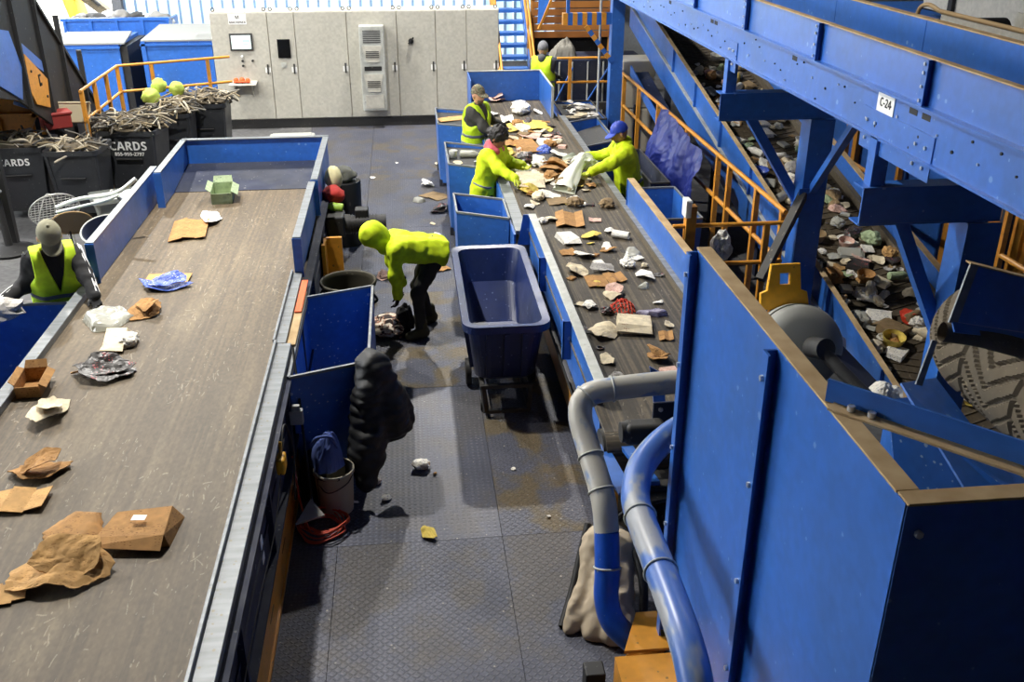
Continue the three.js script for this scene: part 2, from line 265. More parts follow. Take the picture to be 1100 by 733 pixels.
// ---------- chutes beside the belts ----------
// open-topped box of sheet metal: each wall tapers inwards below
function chute(label, x0, x1, z0, z1, yt, yb, opt = {}) {
  const t = thing('sorting_chute', label, 'chute', [(x0 + x1) / 2, yb, (z0 + z1) / 2], 0, opt.group);
  const k = opt.taper ?? 0.12, m = opt.mat || M.blue, [a, b, c, d] = [x0 + k * 0.3, x1 - k * 0.3, z0 + k, z1 - k];
  const dz = opt.skew || 0;                       // front and rear edges run slightly askew
  part(t, 'wall_panel', plate([[x0, yt, z1], [x1, yt, z1 - dz], [b, yb, d - dz], [a, yb, d]], 0.012), m);
  part(t, 'wall_panel', plate([[x1, yt, z0 - dz], [x0, yt, z0], [a, yb, c], [b, yb, c - dz]], 0.012), m);
  part(t, 'wall_panel', plate([[x0, yt, z0], [x0, yt, z1], [a, yb, d], [a, yb, c]], 0.012), m);
  part(t, 'wall_panel', plate([[x1, yt, z1 - dz], [x1, yt, z0 - dz], [b, yb, c - dz], [b, yb, d - dz]], 0.012), opt.inner || m);
  const q = opt.lip ?? 0.022, e = opt.lipMat || M.steel;
  part(t, 'edge_trim', bar([x0, yt, z1], [x1, yt, z1 - dz], q), e); part(t, 'edge_trim', bar([x0, yt, z0], [x1, yt, z0 - dz], q), e);
  part(t, 'edge_trim', bar([x0, yt, z0], [x0, yt, z1], q), e); part(t, 'edge_trim', bar([x1, yt, z0 - dz], [x1, yt, z1 - dz], q), e);
  if (opt.deck) part(t, 'chute_floor', plate([[x0, yt - opt.deck[0], z1], [x1, yt - opt.deck[1], z1], [x1, yt - opt.deck[1], z0], [x0, yt - opt.deck[0], z0]], 0.012), M.darkSteel);
  if (yb > 0.05) for (const [lx, lz] of [[a, c], [b, c - dz], [a, d], [b, d - dz]]) part(t, 'leg', box(lx - 0.025, lx + 0.025, 0, yb + 0.05, lz - 0.025, lz + 0.025), M.navyDark);
  return t;
}
// ---------- the wide sorting conveyor ----------
{
  const t = thing('sorting_conveyor', 'wide brown belt conveyor with cardboard lying on it and silver side rails', 'conveyor', [-2.06, 0, -6.5]);
  part(t, 'belt', rbox(-3.02, -1.10, 0.975, 1.0, -12.0, -1.2, 0.008), M.beltWide);
  part(t, 'belt', rbox(-3.0, -1.12, 0.62, 0.64, -12.0, -1.2, 0.008), M.beltWide);
  part(t, 'side_rail', [rbox(-1.135, -1.015, 1.0, 1.05, -7.35, -1.2, 0.006), rbox(-1.15, -1.128, 1.0, 1.085, -7.35, -1.2, 0.004)], M.steel, 'bright steel side rail');
  part(t, 'side_rail', [rbox(-1.15, -1.06, 1.0, 1.05, -8.95, -7.36, 0.006), rbox(-1.165, -1.145, 1.0, 1.08, -8.95, -7.36, 0.004)], M.steel);
  part(t, 'side_rail', rbox(-3.07, -2.97, 1.0, 1.06, -9.0, -1.2, 0.006), M.steel);
  part(t, 'wood_strip', rbox(-1.055, -0.985, 0.98, 1.03, -8.5, -7.36, 0.004), M.dustTan);
  part(t, 'orange_strip', rbox(-1.05, -0.99, 1.031, 1.046, -8.75, -8.0, 0.004), std({ color: 0xd8571c, roughness: 0.6 }));
  // side channels, dark navy, with flanges
  for (const [x, s] of [[-1.03, 1], [-3.05, -1]]) {
    part(t, 'side_channel', [box(x - 0.02, x + 0.02, 0.46, 0.99, -11.9, -1.2), box(x, x + s * 0.06, 0.96, 0.985, -11.9, -1.2), box(x, x + s * 0.07, 0.46, 0.49, -11.9, -1.2), box(x + s * 0.018, x + s * 0.03, 0.7, 0.73, -11.9, -1.2)], M.navyDark);
    for (let i = 0; i < 9; i++) { const z = -1.6 - i * 1.25; part(t, 'channel_stiffener', box(x + s * 0.02, x + s * 0.06, 0.49, 0.96, z - 0.02, z + 0.02), M.navyDark); }
  }
  const skirt = part(t, 'skirt_panel', [box(-1.05, -1.0, 0.0, 0.455, -7.0, -1.2), box(-1.05, -0.985, 0.0, 0.03, -7.0, -1.2)], M.orange, 'orange lower panel with narrow slots');
  for (let i = 0; i < 7; i++) { const z = -6.5 + i * 0.72; part(skirt, 'slot', box(-1.001, -0.998, 0.2, 0.215, z - 0.09, z + 0.09), M.black); }
  part(t, 'skirt_panel', box(-3.08, -3.04, 0.0, 0.455, -11, -1.2), M.orange);
  part(t, 'support_column', [box(-0.99, -0.78, 0, 0.85, -10.55, -10.50), box(-0.99, -0.95, 0, 0.85, -10.55, -10.25)], M.orange, 'orange support column');
  for (let i = 0; i < 16; i++) { const z = -1.6 - i * 0.68; part(t, 'roller', rod([-3.0, 0.92, z], [-1.12, 0.92, z], 0.05, 10), M.darkSteel); }
  part(t, 'tail_pulley', rod([-3.0, 0.82, -12.05], [-1.12, 0.82, -12.05], 0.17, 20), M.darkSteel);
  for (const x of [-1.2, -2.95]) for (const z of [-2.5, -5.5, -8.5, -11.5]) part(t, 'leg', box(x - 0.05, x + 0.05, 0, 0.62, z - 0.05, z + 0.05), M.navyDark);
  // upright guide walls
  const wall = (x, z0, z1, y, face) => { const w = part(t, 'guide_wall', box(x - 0.012, x + 0.012, 0.995, y, z0, z1), M.blue); part(w, 'top_flange', box(x - 0.04, x + 0.035, y, y + 0.012, z0, z1), M.steel); part(w, 'end_plate', box(x - 0.045, x + 0.04, 1.0, y, z1, z1 + 0.012), M.blue); };
  wall(-1.085, -10.85, -8.95, 1.39); wall(-1.06, -12.92, -10.87, 1.41); wall(-2.985, -11.7, -9.0, 1.39); wall(-2.87, -12.92, -11.35, 1.41);
  const bw = part(t, 'end_wall', box(-2.88, -1.05, 1.05, 1.41, -12.94, -12.92), M.blue); part(bw, 'rubber_skirt', plate([[-2.88, 1.1, -12.92], [-1.05, 1.1, -12.92], [-1.12, 1.004, -11.95], [-3.0, 1.004, -11.95]], 0.006), M.navyDark);
  part(bw, 'top_flange', box(-2.9, -1.03, 1.41, 1.422, -12.97, -12.89), M.steel);
  // drive motor and gearbox
  const g = part(t, 'gearbox', [rbox(-1.0, -0.78, 0.62, 0.88, -11.45, -11.15, 0.03), rod([-0.9, 0.74, -11.3], [-0.72, 0.74, -11.3], 0.12, 18)], M.black);
  part(g, 'drive_motor', [rod([-0.74, 0.74, -11.3], [-0.34, 0.74, -11.3], 0.105, 20), rod([-0.36, 0.74, -11.3], [-0.30, 0.74, -11.3], 0.11, 20), rbox(-0.66, -0.5, 0.82, 0.93, -11.4, -11.24, 0.02)], M.black);
  for (let i = 0; i < 9; i++) part(g, 'cooling_fin', rod([-0.7 + i * 0.035, 0.74, -11.3], [-0.69 + i * 0.035, 0.74, -11.3], 0.118, 20), M.black);
  // emergency stop cable with its yellow body
  const e = part(t, 'emergency_stop', [rbox(-0.99, -0.93, 0.78, 0.9, -5.92, -5.78, 0.02), rod([-0.96, 0.88, -5.85], [-0.96, 0.98, -5.9], 0.012, 8)], M.yellow, 'yellow pull-cord switch');
  part(e, 'pull_cord', tube([[-0.96, 0.8, -5.8], [-0.95, 0.72, -5.2], [-0.95, 0.78, -4.4], [-0.95, 0.74, -3], [-0.95, 0.78, -1.4]], 0.004, 40, 5), M.darkSteel);
  part(e, 'cable', tube([[-0.96, 0.9, -5.9], [-0.95, 1.0, -6.1], [-0.93, 0.7, -6.25], [-0.95, 0.3, -6.2]], 0.008, 24, 6), M.black);
  part(t, 'warning_label', box(-1.009, -1.005, 0.62, 0.8, -5.1, -5.03), M.white);
}
chute('open blue sheet-metal chute beside the wide belt, black coat on its corner', -0.99, -0.39, -8.42, -6.82, 1.0, 0.05, { skew: 0.22, taper: 0.05, mat: M.blueChip });
chute('dark open chute between the worker in the striped jacket and the frame edge', -4.0, -3.1, -8.55, -6.6, 0.99, 0.05, { taper: 0.1, mat: M.blue });
// ---------- control cabinets ----------
{
  const xs = [-3.6, -2.54, -2.04, -1.06, -0.11, 0.63, 1.23, 1.86], z = -19.7;
  const labels = ['pale grey control cabinet with a touch screen and a small shelf', 'narrow pale grey cabinet with a black display panel', 'blank pale grey cabinet next to the tall air conditioner', 'pale grey cabinet carrying a tall louvred air conditioner', 'pale grey cabinet with a rotary switch handle', 'narrow blank pale grey cabinet beside the rotary switch cabinet', 'end cabinet of the pale grey row next to the stairs'];
  for (let i = 0; i < 7; i++) {
    const x0 = xs[i], x1 = xs[i + 1], t = thing('control_cabinet', labels[i], 'cabinet', [(x0 + x1) / 2, 0, z - 0.3], 0, 'row of control cabinets');
    part(t, 'plinth', box(x0, x1, 0, 0.18, z - 0.58, z - 0.02), M.black);
    part(t, 'body', rbox(x0 + 0.001, x1 - 0.001, 0.18, 2.2, z - 0.6, z - 0.02, 0.006), M.cabinetTop);
    const d = part(t, 'door', rbox(x0 + 0.008, x1 - 0.008, 0.195, 2.185, z - 0.019, z, 0.006), M.cabinet);
    const hx = i < 4 ? x1 - 0.07 : x1 - 0.06;
    if (i !== 2 || true) { part(d, 'lock_handle', rbox(hx - 0.016, hx + 0.016, 1.05, 1.24, z, z + 0.022, 0.008), M.darkSteel); part(d, 'lock_label', box(hx - 0.05, hx + 0.05, 1.08, 1.18, z, z + 0.002), M.white); }
    for (const ex of [x0 + 0.06, x1 - 0.06]) part(t, 'lifting_eye', moved(smoothUV(new THREE.TorusGeometry(0.03, 0.009, 6, 14)), ex, 2.235, z - 0.12), M.darkSteel);
    if (i === 0) {
      const s = part(d, 'touch_screen', rbox(-3.27, -2.84, 1.5, 1.82, z, z + 0.03, 0.01), M.darkSteel);
      const c = document.createElement('canvas'); c.width = 256; c.height = 176; const k = c.getContext('2d'); k.fillStyle = '#cfe3e0'; k.fillRect(0, 0, 256, 176); k.fillStyle = '#f2f6f4'; k.fillRect(14, 14, 120, 148); k.fillStyle = '#9fb9b6'; k.fillRect(150, 30, 90, 8); k.fillRect(150, 60, 90, 26); k.fillStyle = '#5f7f80'; k.fillRect(26, 40, 60, 6); k.fillRect(26, 100, 90, 6); k.fillRect(150, 110, 70, 6);
      const tx = new THREE.CanvasTexture(c); tx.colorSpace = THREE.SRGBColorSpace; const sg = new THREE.PlaneGeometry(0.36, 0.25); sg.translate(-3.055, 1.66, z + 0.032);
      part(s, 'screen_glass', smoothUV(sg), std({ map: tx, emissive: 0xffffff, emissiveMap: tx, emissiveIntensity: 0.55, roughness: 0.2 }));
      for (const [bx, by, m] of [[-3.07, 1.4, M.white], [-3.07, 1.31, M.black], [-3.07, 1.22, M.black], [-2.88, 1.31, M.black]]) part(d, 'push_button', rod([bx, by, z], [bx, by, z + 0.03], 0.022, 14), m);
      const sh = part(d, 'shelf', [plate([[-3.34, 0.93, z], [-2.83, 0.93, z], [-2.83, 0.9, z + 0.3], [-3.34, 0.9, z + 0.3]], 0.012), plate([[-3.24, 0.9, z], [-3.24, 0.9, z + 0.24], [-3.24, 0.62, z]], 0.012), plate([[-2.93, 0.9, z], [-2.93, 0.9, z + 0.24], [-2.93, 0.62, z]], 0.012)], M.cabinet);
      const sign = part(d, 'maker_sign', box(-3.25, -2.92, 1.98, 2.17, z, z + 0.004), M.white);
      part(sign, 'lettering', [moved(text('M', 0.065, 0.002), -3.085, 2.11, z + 0.004), moved(text('MACHINEX', 0.042, 0.002), -3.085, 2.02, z + 0.004)], M.black);
    }
    if (i === 1) { const p = part(d, 'display_panel', rbox(-2.39, -2.15, 1.35, 1.7, z, z + 0.02, 0.006), std({ color: 0x0b0b0c, roughness: 0.15 })); part(d, 'key_switch', [rod([-2.3, 1.22, z], [-2.3, 1.22, z + 0.03], 0.035, 16), box(-2.35, -2.25, 1.17, 1.27, z, z + 0.006)], M.greyPlastic); }
    if (i === 3) {
      const ac = part(d, 'air_conditioner', rbox(-0.83, -0.36, 0.35, 1.95, z, z + 0.24, 0.02), M.greyPlastic, 'tall louvred cooling unit');
      const zf = z + 0.24;
      for (let k = 0; k < 7; k++) part(ac, 'louvre_slat', box(-0.76, -0.43, 1.64 + k * 0.035, 1.655 + k * 0.035, zf, zf + 0.006), M.darkSteel);
      for (const [y0, y1] of [[1.28, 1.58], [0.72, 1.05]]) { part(ac, 'fan_hood', plate([[-0.78, y1, zf + 0.005], [-0.41, y1, zf + 0.005], [-0.48, y0, zf + 0.02], [-0.71, y0, zf + 0.02]], 0.012), M.cabinet); for (let k = 0; k < 4; k++) part(ac, 'louvre_slat', box(-0.72, -0.47, y0 + 0.09 + k * 0.035, y0 + 0.103 + k * 0.035, zf + 0.02, zf + 0.03), M.darkSteel); }
      part(ac, 'control_strip', box(-0.76, -0.43, 1.12, 1.2, zf, zf + 0.006), M.black);
      part(ac, 'filter_cover', rbox(-0.77, -0.42, 0.4, 0.66, zf, zf + 0.012, 0.004), M.cabinet);
    }
    if (i === 4) { const r = part(d, 'rotary_switch', [rod([0.15, 1.63, z], [0.15, 1.63, z + 0.04], 0.05, 18), bar([0.1, 1.58, z + 0.05], [0.2, 1.7, z + 0.05], 0.03, 0.03)], M.black); }
  }
  one('work_gloves', [moved(smoothUV(new THREE.SphereGeometry(0.055, 12, 8)), 0, 0.05, 0), moved(smoothUV(new THREE.SphereGeometry(0.045, 12, 8)), 0.11, 0.045, 0.02), moved(smoothUV(new THREE.SphereGeometry(0.05, 12, 8)), -0.11, 0.05, 0.01), rod([-0.15, 0.03, 0.04], [0.16, 0.03, 0.05], 0.02, 8)], std({ color: 0xe0561c, roughness: 0.6 }), 'small orange gloves lying on the cabinet shelf', 'gloves', [-3.1, 0.925, -19.55]);
  one('plastic_tray', [rbox(-0.42, 0.42, 0, 0.12, -0.17, 0.17, 0.04), rbox(-0.36, 0.36, 0.115, 0.135, -0.12, 0.12, 0.01)], M.greyPlastic, 'beige rectangular plastic tray on the floor before the cabinets', 'tray', [-2.15, 0.0, -18.6], 0.03);
}
// ---------- the middle sorting conveyor ----------
{
  const t = thing('sorting_conveyor', 'long belt conveyor heaped with waste paper, workers standing on both sides', 'conveyor', [1.83, 0, -11]);
  part(t, 'belt', rbox(1.26, 2.41, 0.975, 1.0, -17.0, -5.75, 0.008), M.beltMid);
  part(t, 'belt', rbox(1.28, 2.39, 0.70, 0.715, -17.0, -5.75, 0.006), M.beltMid);
  part(t, 'head_pulley', [rod([1.24, 0.85, -5.78], [2.43, 0.85, -5.78], 0.145, 24), rod([1.1, 0.85, -5.78], [1.24, 0.85, -5.78], 0.03, 12)], M.darkSteel);
  part(t, 'belt_wrap', rod([1.26, 0.85, -5.765], [2.41, 0.85, -5.765], 0.149, 24), M.beltMid);
  part(t, 'side_ledge', rbox(1.12, 1.25, 0.97, 1.012, -17, -10.05, 0.004), M.steel);
  part(t, 'skirt_strip', box(1.25, 1.262, 0.97, 1.04, -17, -10.05), M.rubber);
  part(t, 'side_ledge', rbox(2.42, 2.53, 0.985, 1.03, -15.6, -6.4, 0.004), M.steel);
  part(t, 'skirt_strip', box(2.405, 2.42, 0.98, 1.06, -15.6, -6.4), M.rubber);
  // low near wall on the walkway side
  const w = part(t, 'guide_wall', box(1.27, 1.282, 0.97, 1.19, -10.05, -6.15), M.blue);
  part(w, 'top_flange', rbox(1.255, 1.335, 1.19, 1.2, -10.05, -6.15, 0.004), M.greyPlastic);
  part(w, 'end_gusset', plate([[1.27, 1.19, -10.05], [1.2, 1.19, -10.05], [1.14, 0.85, -10.05], [1.27, 0.85, -10.05]], 0.012), M.blue);
  for (const z of [-8.75, -7.25]) part(w, 'rib', [box(1.2, 1.27, 0.83, 1.18, z - 0.006, z + 0.006), box(1.2, 1.212, 0.83, 1.18, z - 0.04, z + 0.006)], M.blue);
  part(t, 'side_panel', box(1.275, 1.29, 0.62, 0.97, -16.9, -6.0), M.blue);
  part(t, 'side_panel', box(1.10, 1.12, 0.55, 0.97, -17, -10.05), M.blue);
  part(t, 'frame_ledge', [box(1.235, 1.3, 0.69, 0.705, -10.05, -5.6), box(1.235, 1.245, 0.64, 0.705, -10.05, -5.6)], M.darkSteel);
  part(t, 'lower_frame', [box(1.32, 1.345, 0.16, 0.6, -11.5, -5.6), box(1.32, 1.38, 0.16, 0.18, -11.5, -5.6)], M.orange, 'orange lower frame beam');
  part(t, 'lower_frame', box(2.5, 2.53, 0.3, 0.62, -11.5, -6.0), M.orange);
  part(t, 'side_panel', box(2.42, 2.44, 0.62, 0.98, -16.9, -6.2), M.blue);
  for (const x of [1.42, 2.46]) for (const z of [-6.2, -9, -12, -15, -16.8]) part(t, 'leg', box(x - 0.045, x + 0.045, 0, 0.72, z - 0.045, z + 0.045), M.navyDark);
  for (let i = 0; i < 14; i++) { const z = -6.4 - i * 0.78; part(t, 'roller', rod([1.28, 0.93, z], [2.4, 0.93, z], 0.04, 8), M.darkSteel); }
  const r = part(t, 'guide_wall', box(2.50, 2.514, 1.02, 1.34, -10.78, -6.4), M.blue, 'blue wall with dusty top flange');
  part(r, 'top_flange', rbox(2.49, 2.57, 1.34, 1.352, -10.78, -6.4, 0.004), M.dustTan);
  part(r, 'end_plate', box(2.49, 2.56, 1.02, 1.34, -10.79, -10.778), M.blue);
  // box at the tail
  const b = part(t, 'tail_box', [box(1.06, 2.32, 0.99, 1.5, -17.04, -17.025)], M.blue);
  part(b, 'side_wall', box(2.30, 2.315, 1.0, 1.49, -17.03, -15.55), M.blue); part(b, 'side_wall', box(1.06, 1.075, 1.0, 1.49, -17.03, -16.2), M.blue);
  part(b, 'edge_trim', [box(1.05, 2.33, 1.49, 1.505, -17.05, -17.01), box(2.295, 2.325, 1.49, 1.502, -17.03, -15.55), box(2.295, 2.335, 1.0, 1.49, -15.55, -15.535)], M.greyPlastic);
  // bearing block, switch box and brackets at the head
  const hb = part(t, 'bearing_bracket', [rbox(1.55, 1.85, 1.02, 1.30, -5.62, -5.60, 0.01)], M.navyDark);
  for (const [x, y] of [[1.6, 1.07], [1.8, 1.07], [1.6, 1.25], [1.8, 1.25]]) part(hb, 'bolt', rod([x, y, -5.6], [x, y, -5.585], 0.016, 6), M.bolt);
  part(hb, 'bearing_block', [rbox(1.34, 1.62, 1.05, 1.2, -5.60, -5.46, 0.04, 3), rod([1.32, 1.13, -5.53], [1.4, 1.13, -5.53], 0.07, 16)], M.darkSteel);
  part(hb, 'belt_scraper_arm', [plate([[1.66, 1.02, -5.95], [1.74, 1.02, -5.95], [1.72, 1.3, -6.0], [1.62, 1.36, -6.02]], 0.02), plate([[1.66, 1.02, -5.95], [1.74, 1.02, -5.95], [1.78, 1.05, -5.62], [1.70, 1.05, -5.62]], 0.02)], M.blueGloss);
  part(t, 'switch_box', rbox(1.1, 1.16, 0.78, 1.0, -5.35, -5.23, 0.012), M.greyPlastic, 'small pale grey switch box');
  part(t, 'head_bracket', [plate([[1.16, 0.9, -5.75], [1.28, 0.9, -5.75], [1.34, 0.9, -5.15], [1.24, 0.9, -5.15]], 0.02), plate([[1.36, 0.93, -5.65], [1.44, 0.93, -5.65], [1.52, 0.93, -5.2], [1.44, 0.93, -5.2]], 0.03)], M.blue);
  part(t, 'head_bracket', [box(1.3, 1.9, 0.86, 0.9, -5.4, -5.2), box(1.3, 1.9, 0.84, 0.86, -5.2, -5.12)], M.darkSteel);
  part(t, 'cable', tube([[1.14, 0.8, -5.28], [1.2, 0.75, -5.1], [1.3, 0.86, -5.05], [1.6, 0.88, -5.1]], 0.013, 24, 6), M.black);
}
// chutes on the walkway side
chute('blue chute on the aisle side beside the dark blue cart', 0.52, 1.09, -11.45, -10.72, 1.03, 0.06, { skew: -0.3, taper: 0.08, mat: M.blue, group: 'sorting chutes along the middle belt' });
chute('chute on the aisle side with bottles on its deck, below the camouflage cap', 0.53, 1.08, -14.05, -12.85, 1.02, 0.06, { skew: -0.3, taper: 0.08, mat: M.blue, deck: [0.07, 0.04], group: 'sorting chutes along the middle belt' });
chute('furthest chute on the aisle side, brown board on its deck', 0.48, 1.05, -16.4, -15.25, 1.02, 0.06, { skew: -0.3, taper: 0.08, mat: M.blue, deck: [0.07, 0.04], group: 'sorting chutes along the middle belt' });
chute('far chute heaped with white paper below the orange rails', 2.58, 3.24, -17.2, -15.75, 0.92, 0.06, { taper: 0.08, mat: M.blue, deck: [0.05, 0.05], lipMat: M.darkSteel, group: 'sorting chutes across the middle belt' });
chute('blue open chute just behind the blue cap', 2.55, 3.05, -15.3, -13.75, 0.98, 0.06, { taper: 0.08, mat: M.blue, skew: 0.3, deck: [0.2, 0.05], group: 'sorting chutes across the middle belt' });
chute('dark chute behind the shoulder of the worker in the blue cap', 3.06, 3.3, -13.6, -11.9, 0.95, 0.06, { taper: 0.06, mat: M.navyDark, deck: [0.03, 0.25], lipMat: M.darkSteel, group: 'sorting chutes across the middle belt' });
chute('small blue open chute beside the blue tarp', 2.68, 3.28, -11.6, -10.35, 0.98, 0.06, { taper: 0.06, mat: M.blue, group: 'sorting chutes across the middle belt' });

// ---------- conveyor C-24 overhead ----------
{
  const t = thing('overhead_conveyor', 'raised pale blue conveyor marked C-24 crossing the upper corner', 'conveyor', [3.45, 2.93, -9]);
  const z0 = -20, z1 = 0.8, xa = 3.05, xb = 3.86;
  part(t, 'side_channel', [box(xa, xa + 0.012, 2.93, 3.24, z0, z1), box(xa - 0.03, xa + 0.06, 2.93, 2.945, z0, z1), box(xa - 0.05, xa + 0.02, 3.235, 3.25, z0, z1)], M.blueGloss);
  part(t, 'side_channel', [box(xb - 0.012, xb, 2.93, 3.24, z0, z1), box(xb - 0.06, xb + 0.05, 2.93, 2.945, z0, z1)], M.blueGloss);
  const sb = []; for (let z = -18.58; z < z1; z += 1.63) sb.push(z); sb.unshift(z0); sb.push(z1);
  for (let i = 0; i < sb.length - 1; i++) {
    part(t, 'sideboard', box(xa + 0.004, xa + 0.014, 3.25, 3.52, sb[i] + 0.004, sb[i + 1] - 0.004), M.blueGloss);
    part(t, 'sideboard', box(xb - 0.014, xb - 0.004, 3.25, 3.52, sb[i] + 0.004, sb[i + 1] - 0.004), M.blue);
    if (i) { const z = sb[i], r = part(t, 'rib', [box(xa - 0.035, xa + 0.004, 3.25, 3.51, z - 0.005, z + 0.005), box(xa - 0.04, xa - 0.032, 3.25, 3.51, z - 0.03, z + 0.03)], M.blue); for (const y of [3.28, 3.36, 3.44, 3.49]) part(r, 'bolt', rod([xa - 0.04, y, z], [xa - 0.05, y, z], 0.011, 6), M.bolt); }
  }
  part(t, 'top_flange', box(xa - 0.03, xa + 0.02, 3.52, 3.528, z0, z1), M.dustTan); part(t, 'top_flange', box(xb - 0.02, xb + 0.05, 3.52, 3.53, z0, z1), M.dustTan);
  part(t, 'belt', box(xa + 0.05, xb - 0.05, 3.20, 3.215, z0, z1), M.beltChevron);
  part(t, 'return_pan', box(xa + 0.03, xb - 0.03, 2.95, 2.96, z0, z1), M.navyDark);
  // slots, bolts, bolted splice plates on the near channel
  srand(77);
  for (const z of [-11.5, -9.85, -9.72, -7.62, -5.66, -5.5, -3.9, -3.75]) part(t, 'slot', box(xa - 0.002, xa + 0.001, 3.17, 3.205, z - 0.05, z + 0.05), M.black);
  for (let k = 0; k < 70; k++) { const z = -13.5 + k * 0.16 + rr(-0.05, 0.05), y = rr(2.97, 3.2); part(t, 'bolt', rod([xa, y, z], [xa - 0.009, y, z], rr(0.006, 0.011), 6), k % 3 ? M.black : M.bolt); }
  for (const [za, zb] of [[-6.3, -5.35], [-9.3, -9.0]]) {
    const s = part(t, 'splice_plate', box(xa - 0.008, xa, 2.83, 3.1, za, zb), M.blueGloss);
    for (const z of [za + 0.08, za + 0.2, zb - 0.2, zb - 0.08]) for (const y of [2.9, 3.02]) part(s, 'bolt', rod([xa - 0.008, y, z], [xa - 0.02, y, z], 0.012, 6), M.bolt);
  }
  const sg = part(t, 'number_sign', box(xa - 0.006, xa, 3.09, 3.225, -6.13, -5.9), M.white);
  const tx = text('C-24', 0.055, 0.002); tx.rotateY(-Math.PI / 2); tx.translate(xa - 0.006, 3.165, -6.015); part(sg, 'lettering', tx, M.black);
  const t2 = text('2', 0.018, 0.002); t2.rotateY(-Math.PI / 2); t2.translate(xa - 0.006, 3.11, -6.015);
}
// supports of C-24: post, cross beam, stub, braces
function support(label, z, xc, group, opt) {
  const t = thing('support_frame', label, 'steel frame', [xc, 0, z], 0, group);
  const H2 = 2.36;
  part(t, 'column', [box(xc - 0.12, xc + 0.12, 0, H2, z + 0.10, z + 0.115), box(xc - 0.12, xc + 0.12, 0, H2, z - 0.115, z - 0.10), box(xc - 0.007, xc + 0.007, 0, H2, z - 0.1, z + 0.1)].map((g) => g), M.blue);
  part(t, 'column', box(xc - 0.125, xc - 0.118, 0, H2, z - 0.115, z + 0.115), M.blue);
  part(t, 'cross_beam', [box(2.97, xc + 0.12, H2, H2 + 0.012, z - 0.08, z + 0.08), box(2.97, xc + 0.12, H2 + 0.25, H2 + 0.262, z - 0.08, z + 0.08), box(2.97, xc + 0.12, H2, H2 + 0.26, z + 0.06, z + 0.075)], M.blue);
  for (const x of [3.07, 3.84]) part(t, 'stub_post', box(x - 0.05, x + 0.05, H2 + 0.26, 2.94, z - 0.05, z + 0.05), M.blue);
  if (opt?.down) part(t, 'brace', bar([xc - 0.02, 1.65, z + 0.1], [xc - 0.02, 2.9, z + 1.2], 0.07), M.blue);
  if (opt?.down) part(t, 'brace', bar([xc - 0.1, 1.62, z + 0.1], [xc - 0.62, 0.9, z + 0.55], 0.08), M.darkSteel);
  part(t, 'brace', bar([3.3, H2 + 0.05, z - 0.1], [xc - 0.05, 1.45, z - 0.12], 0.09), M.blue);
  part(t, 'gusset_plate', [box(xc - 0.16, xc + 0.1, 1.38, 1.68, z + 0.116, z + 0.13)], M.blue);
}
support('blue steel post with braces carrying the C-24 conveyor beside the orange handrail', -9.2, 4.0, 'posts under the raised conveyor', { down: true });
support('blue steel post and cross beam under the C-24 sign', -6.05, 3.85, 'posts under the raised conveyor');

// ---------- the climbing conveyor with the chevron belt ----------
const IY = (z) => -1.08 - 0.207 * z;               // height of the top edge of its side walls
{
  const t = thing('incline_conveyor', 'climbing conveyor with dark chevron belt carrying mixed rubbish between blue walls', 'conveyor', [4.8, 0, -8]);
  const za = -18.6, zb = -6.9, xl = 4.2, xr = 5.42;
  const slab = (x0, x1, d0, d1, p = za, q = zb) => { const P = [[x0, IY(p) + d0, p], [x1, IY(p) + d0, p], [x1, IY(q) + d0, q], [x0, IY(q) + d0, q]], h = d1 - d0, g = []; const top = P.map(([x, y, z]) => [x, y + h, z]), f = (a, b, c, d) => g.push(...a, ...b, ...c, ...a, ...c, ...d); f(top[0], top[3], top[2], top[1]); f(P[0], P[1], P[2], P[3]); for (let i = 0; i < 4; i++) { const j = (i + 1) % 4; f(P[i], top[i], top[j], P[j]); } const G = new THREE.BufferGeometry(); G.setAttribute('position', new THREE.Float32BufferAttribute(g, 3)); G.computeVertexNormals(); return metreUV(G); };
  part(t, 'belt', slab(xl + 0.02, xr - 0.02, -0.315, -0.3), M.beltChevron);
  const ribs = []; for (let z = za + 0.1; z < zb - 0.1; z += 0.115) for (const s of [-1, 1]) { const xm = (xl + xr) / 2, y = IY(z) - 0.298, y2 = IY(z + 0.16) - 0.298; ribs.push(bar([xm + s * 0.02, y2, z + 0.16], [xm + s * 0.5, y, z], 0.03, 0.012)); }
  const st = part(t, 'belt_cleats', ribs, M.beltChevron); st.userData.kind = 'stuff';
  const L = part(t, 'side_wall', slab(xl - 0.012, xl, -0.36, 0), M.blue); part(L, 'top_flange', slab(xl - 0.045, xl + 0.01, 0, 0.01), M.dustTan); part(L, 'mid_flange', slab(xl - 0.06, xl, -0.37, -0.355), M.greyPlastic);
  part(t, 'side_channel', slab(xl - 0.012, xl, -0.78, -0.37, za, -9.0), M.blue);
  for (let z = -15.3; z < -7.2; z += 1.3) part(L, 'rib', slab(xl - 0.05, xl - 0.012, -0.35, -0.01, z - 0.02, z + 0.02), M.blue);
  const R = part(t, 'side_wall', slab(xr, xr + 0.012, -0.36, 0, za, -8.25), M.blue); part(R, 'top_flange', slab(xr - 0.01, xr + 0.06, 0, 0.01, za, -8.25), M.dustTan);
  part(t, 'rubber_skirt', slab(xr - 0.07, xr - 0.005, -0.3, -0.2), M.rubber);
  part(t, 'side_channel', slab(xr, xr + 0.012, -0.78, -0.37, za, -9.0), M.blue);
  for (const z of [-15.8, -13, -11]) for (const x of [xl + 0.05, xr - 0.05]) part(t, 'leg', box(x - 0.05, x + 0.05, 0, IY(z) - 0.5, z - 0.05, z + 0.05), M.navyDark);
}
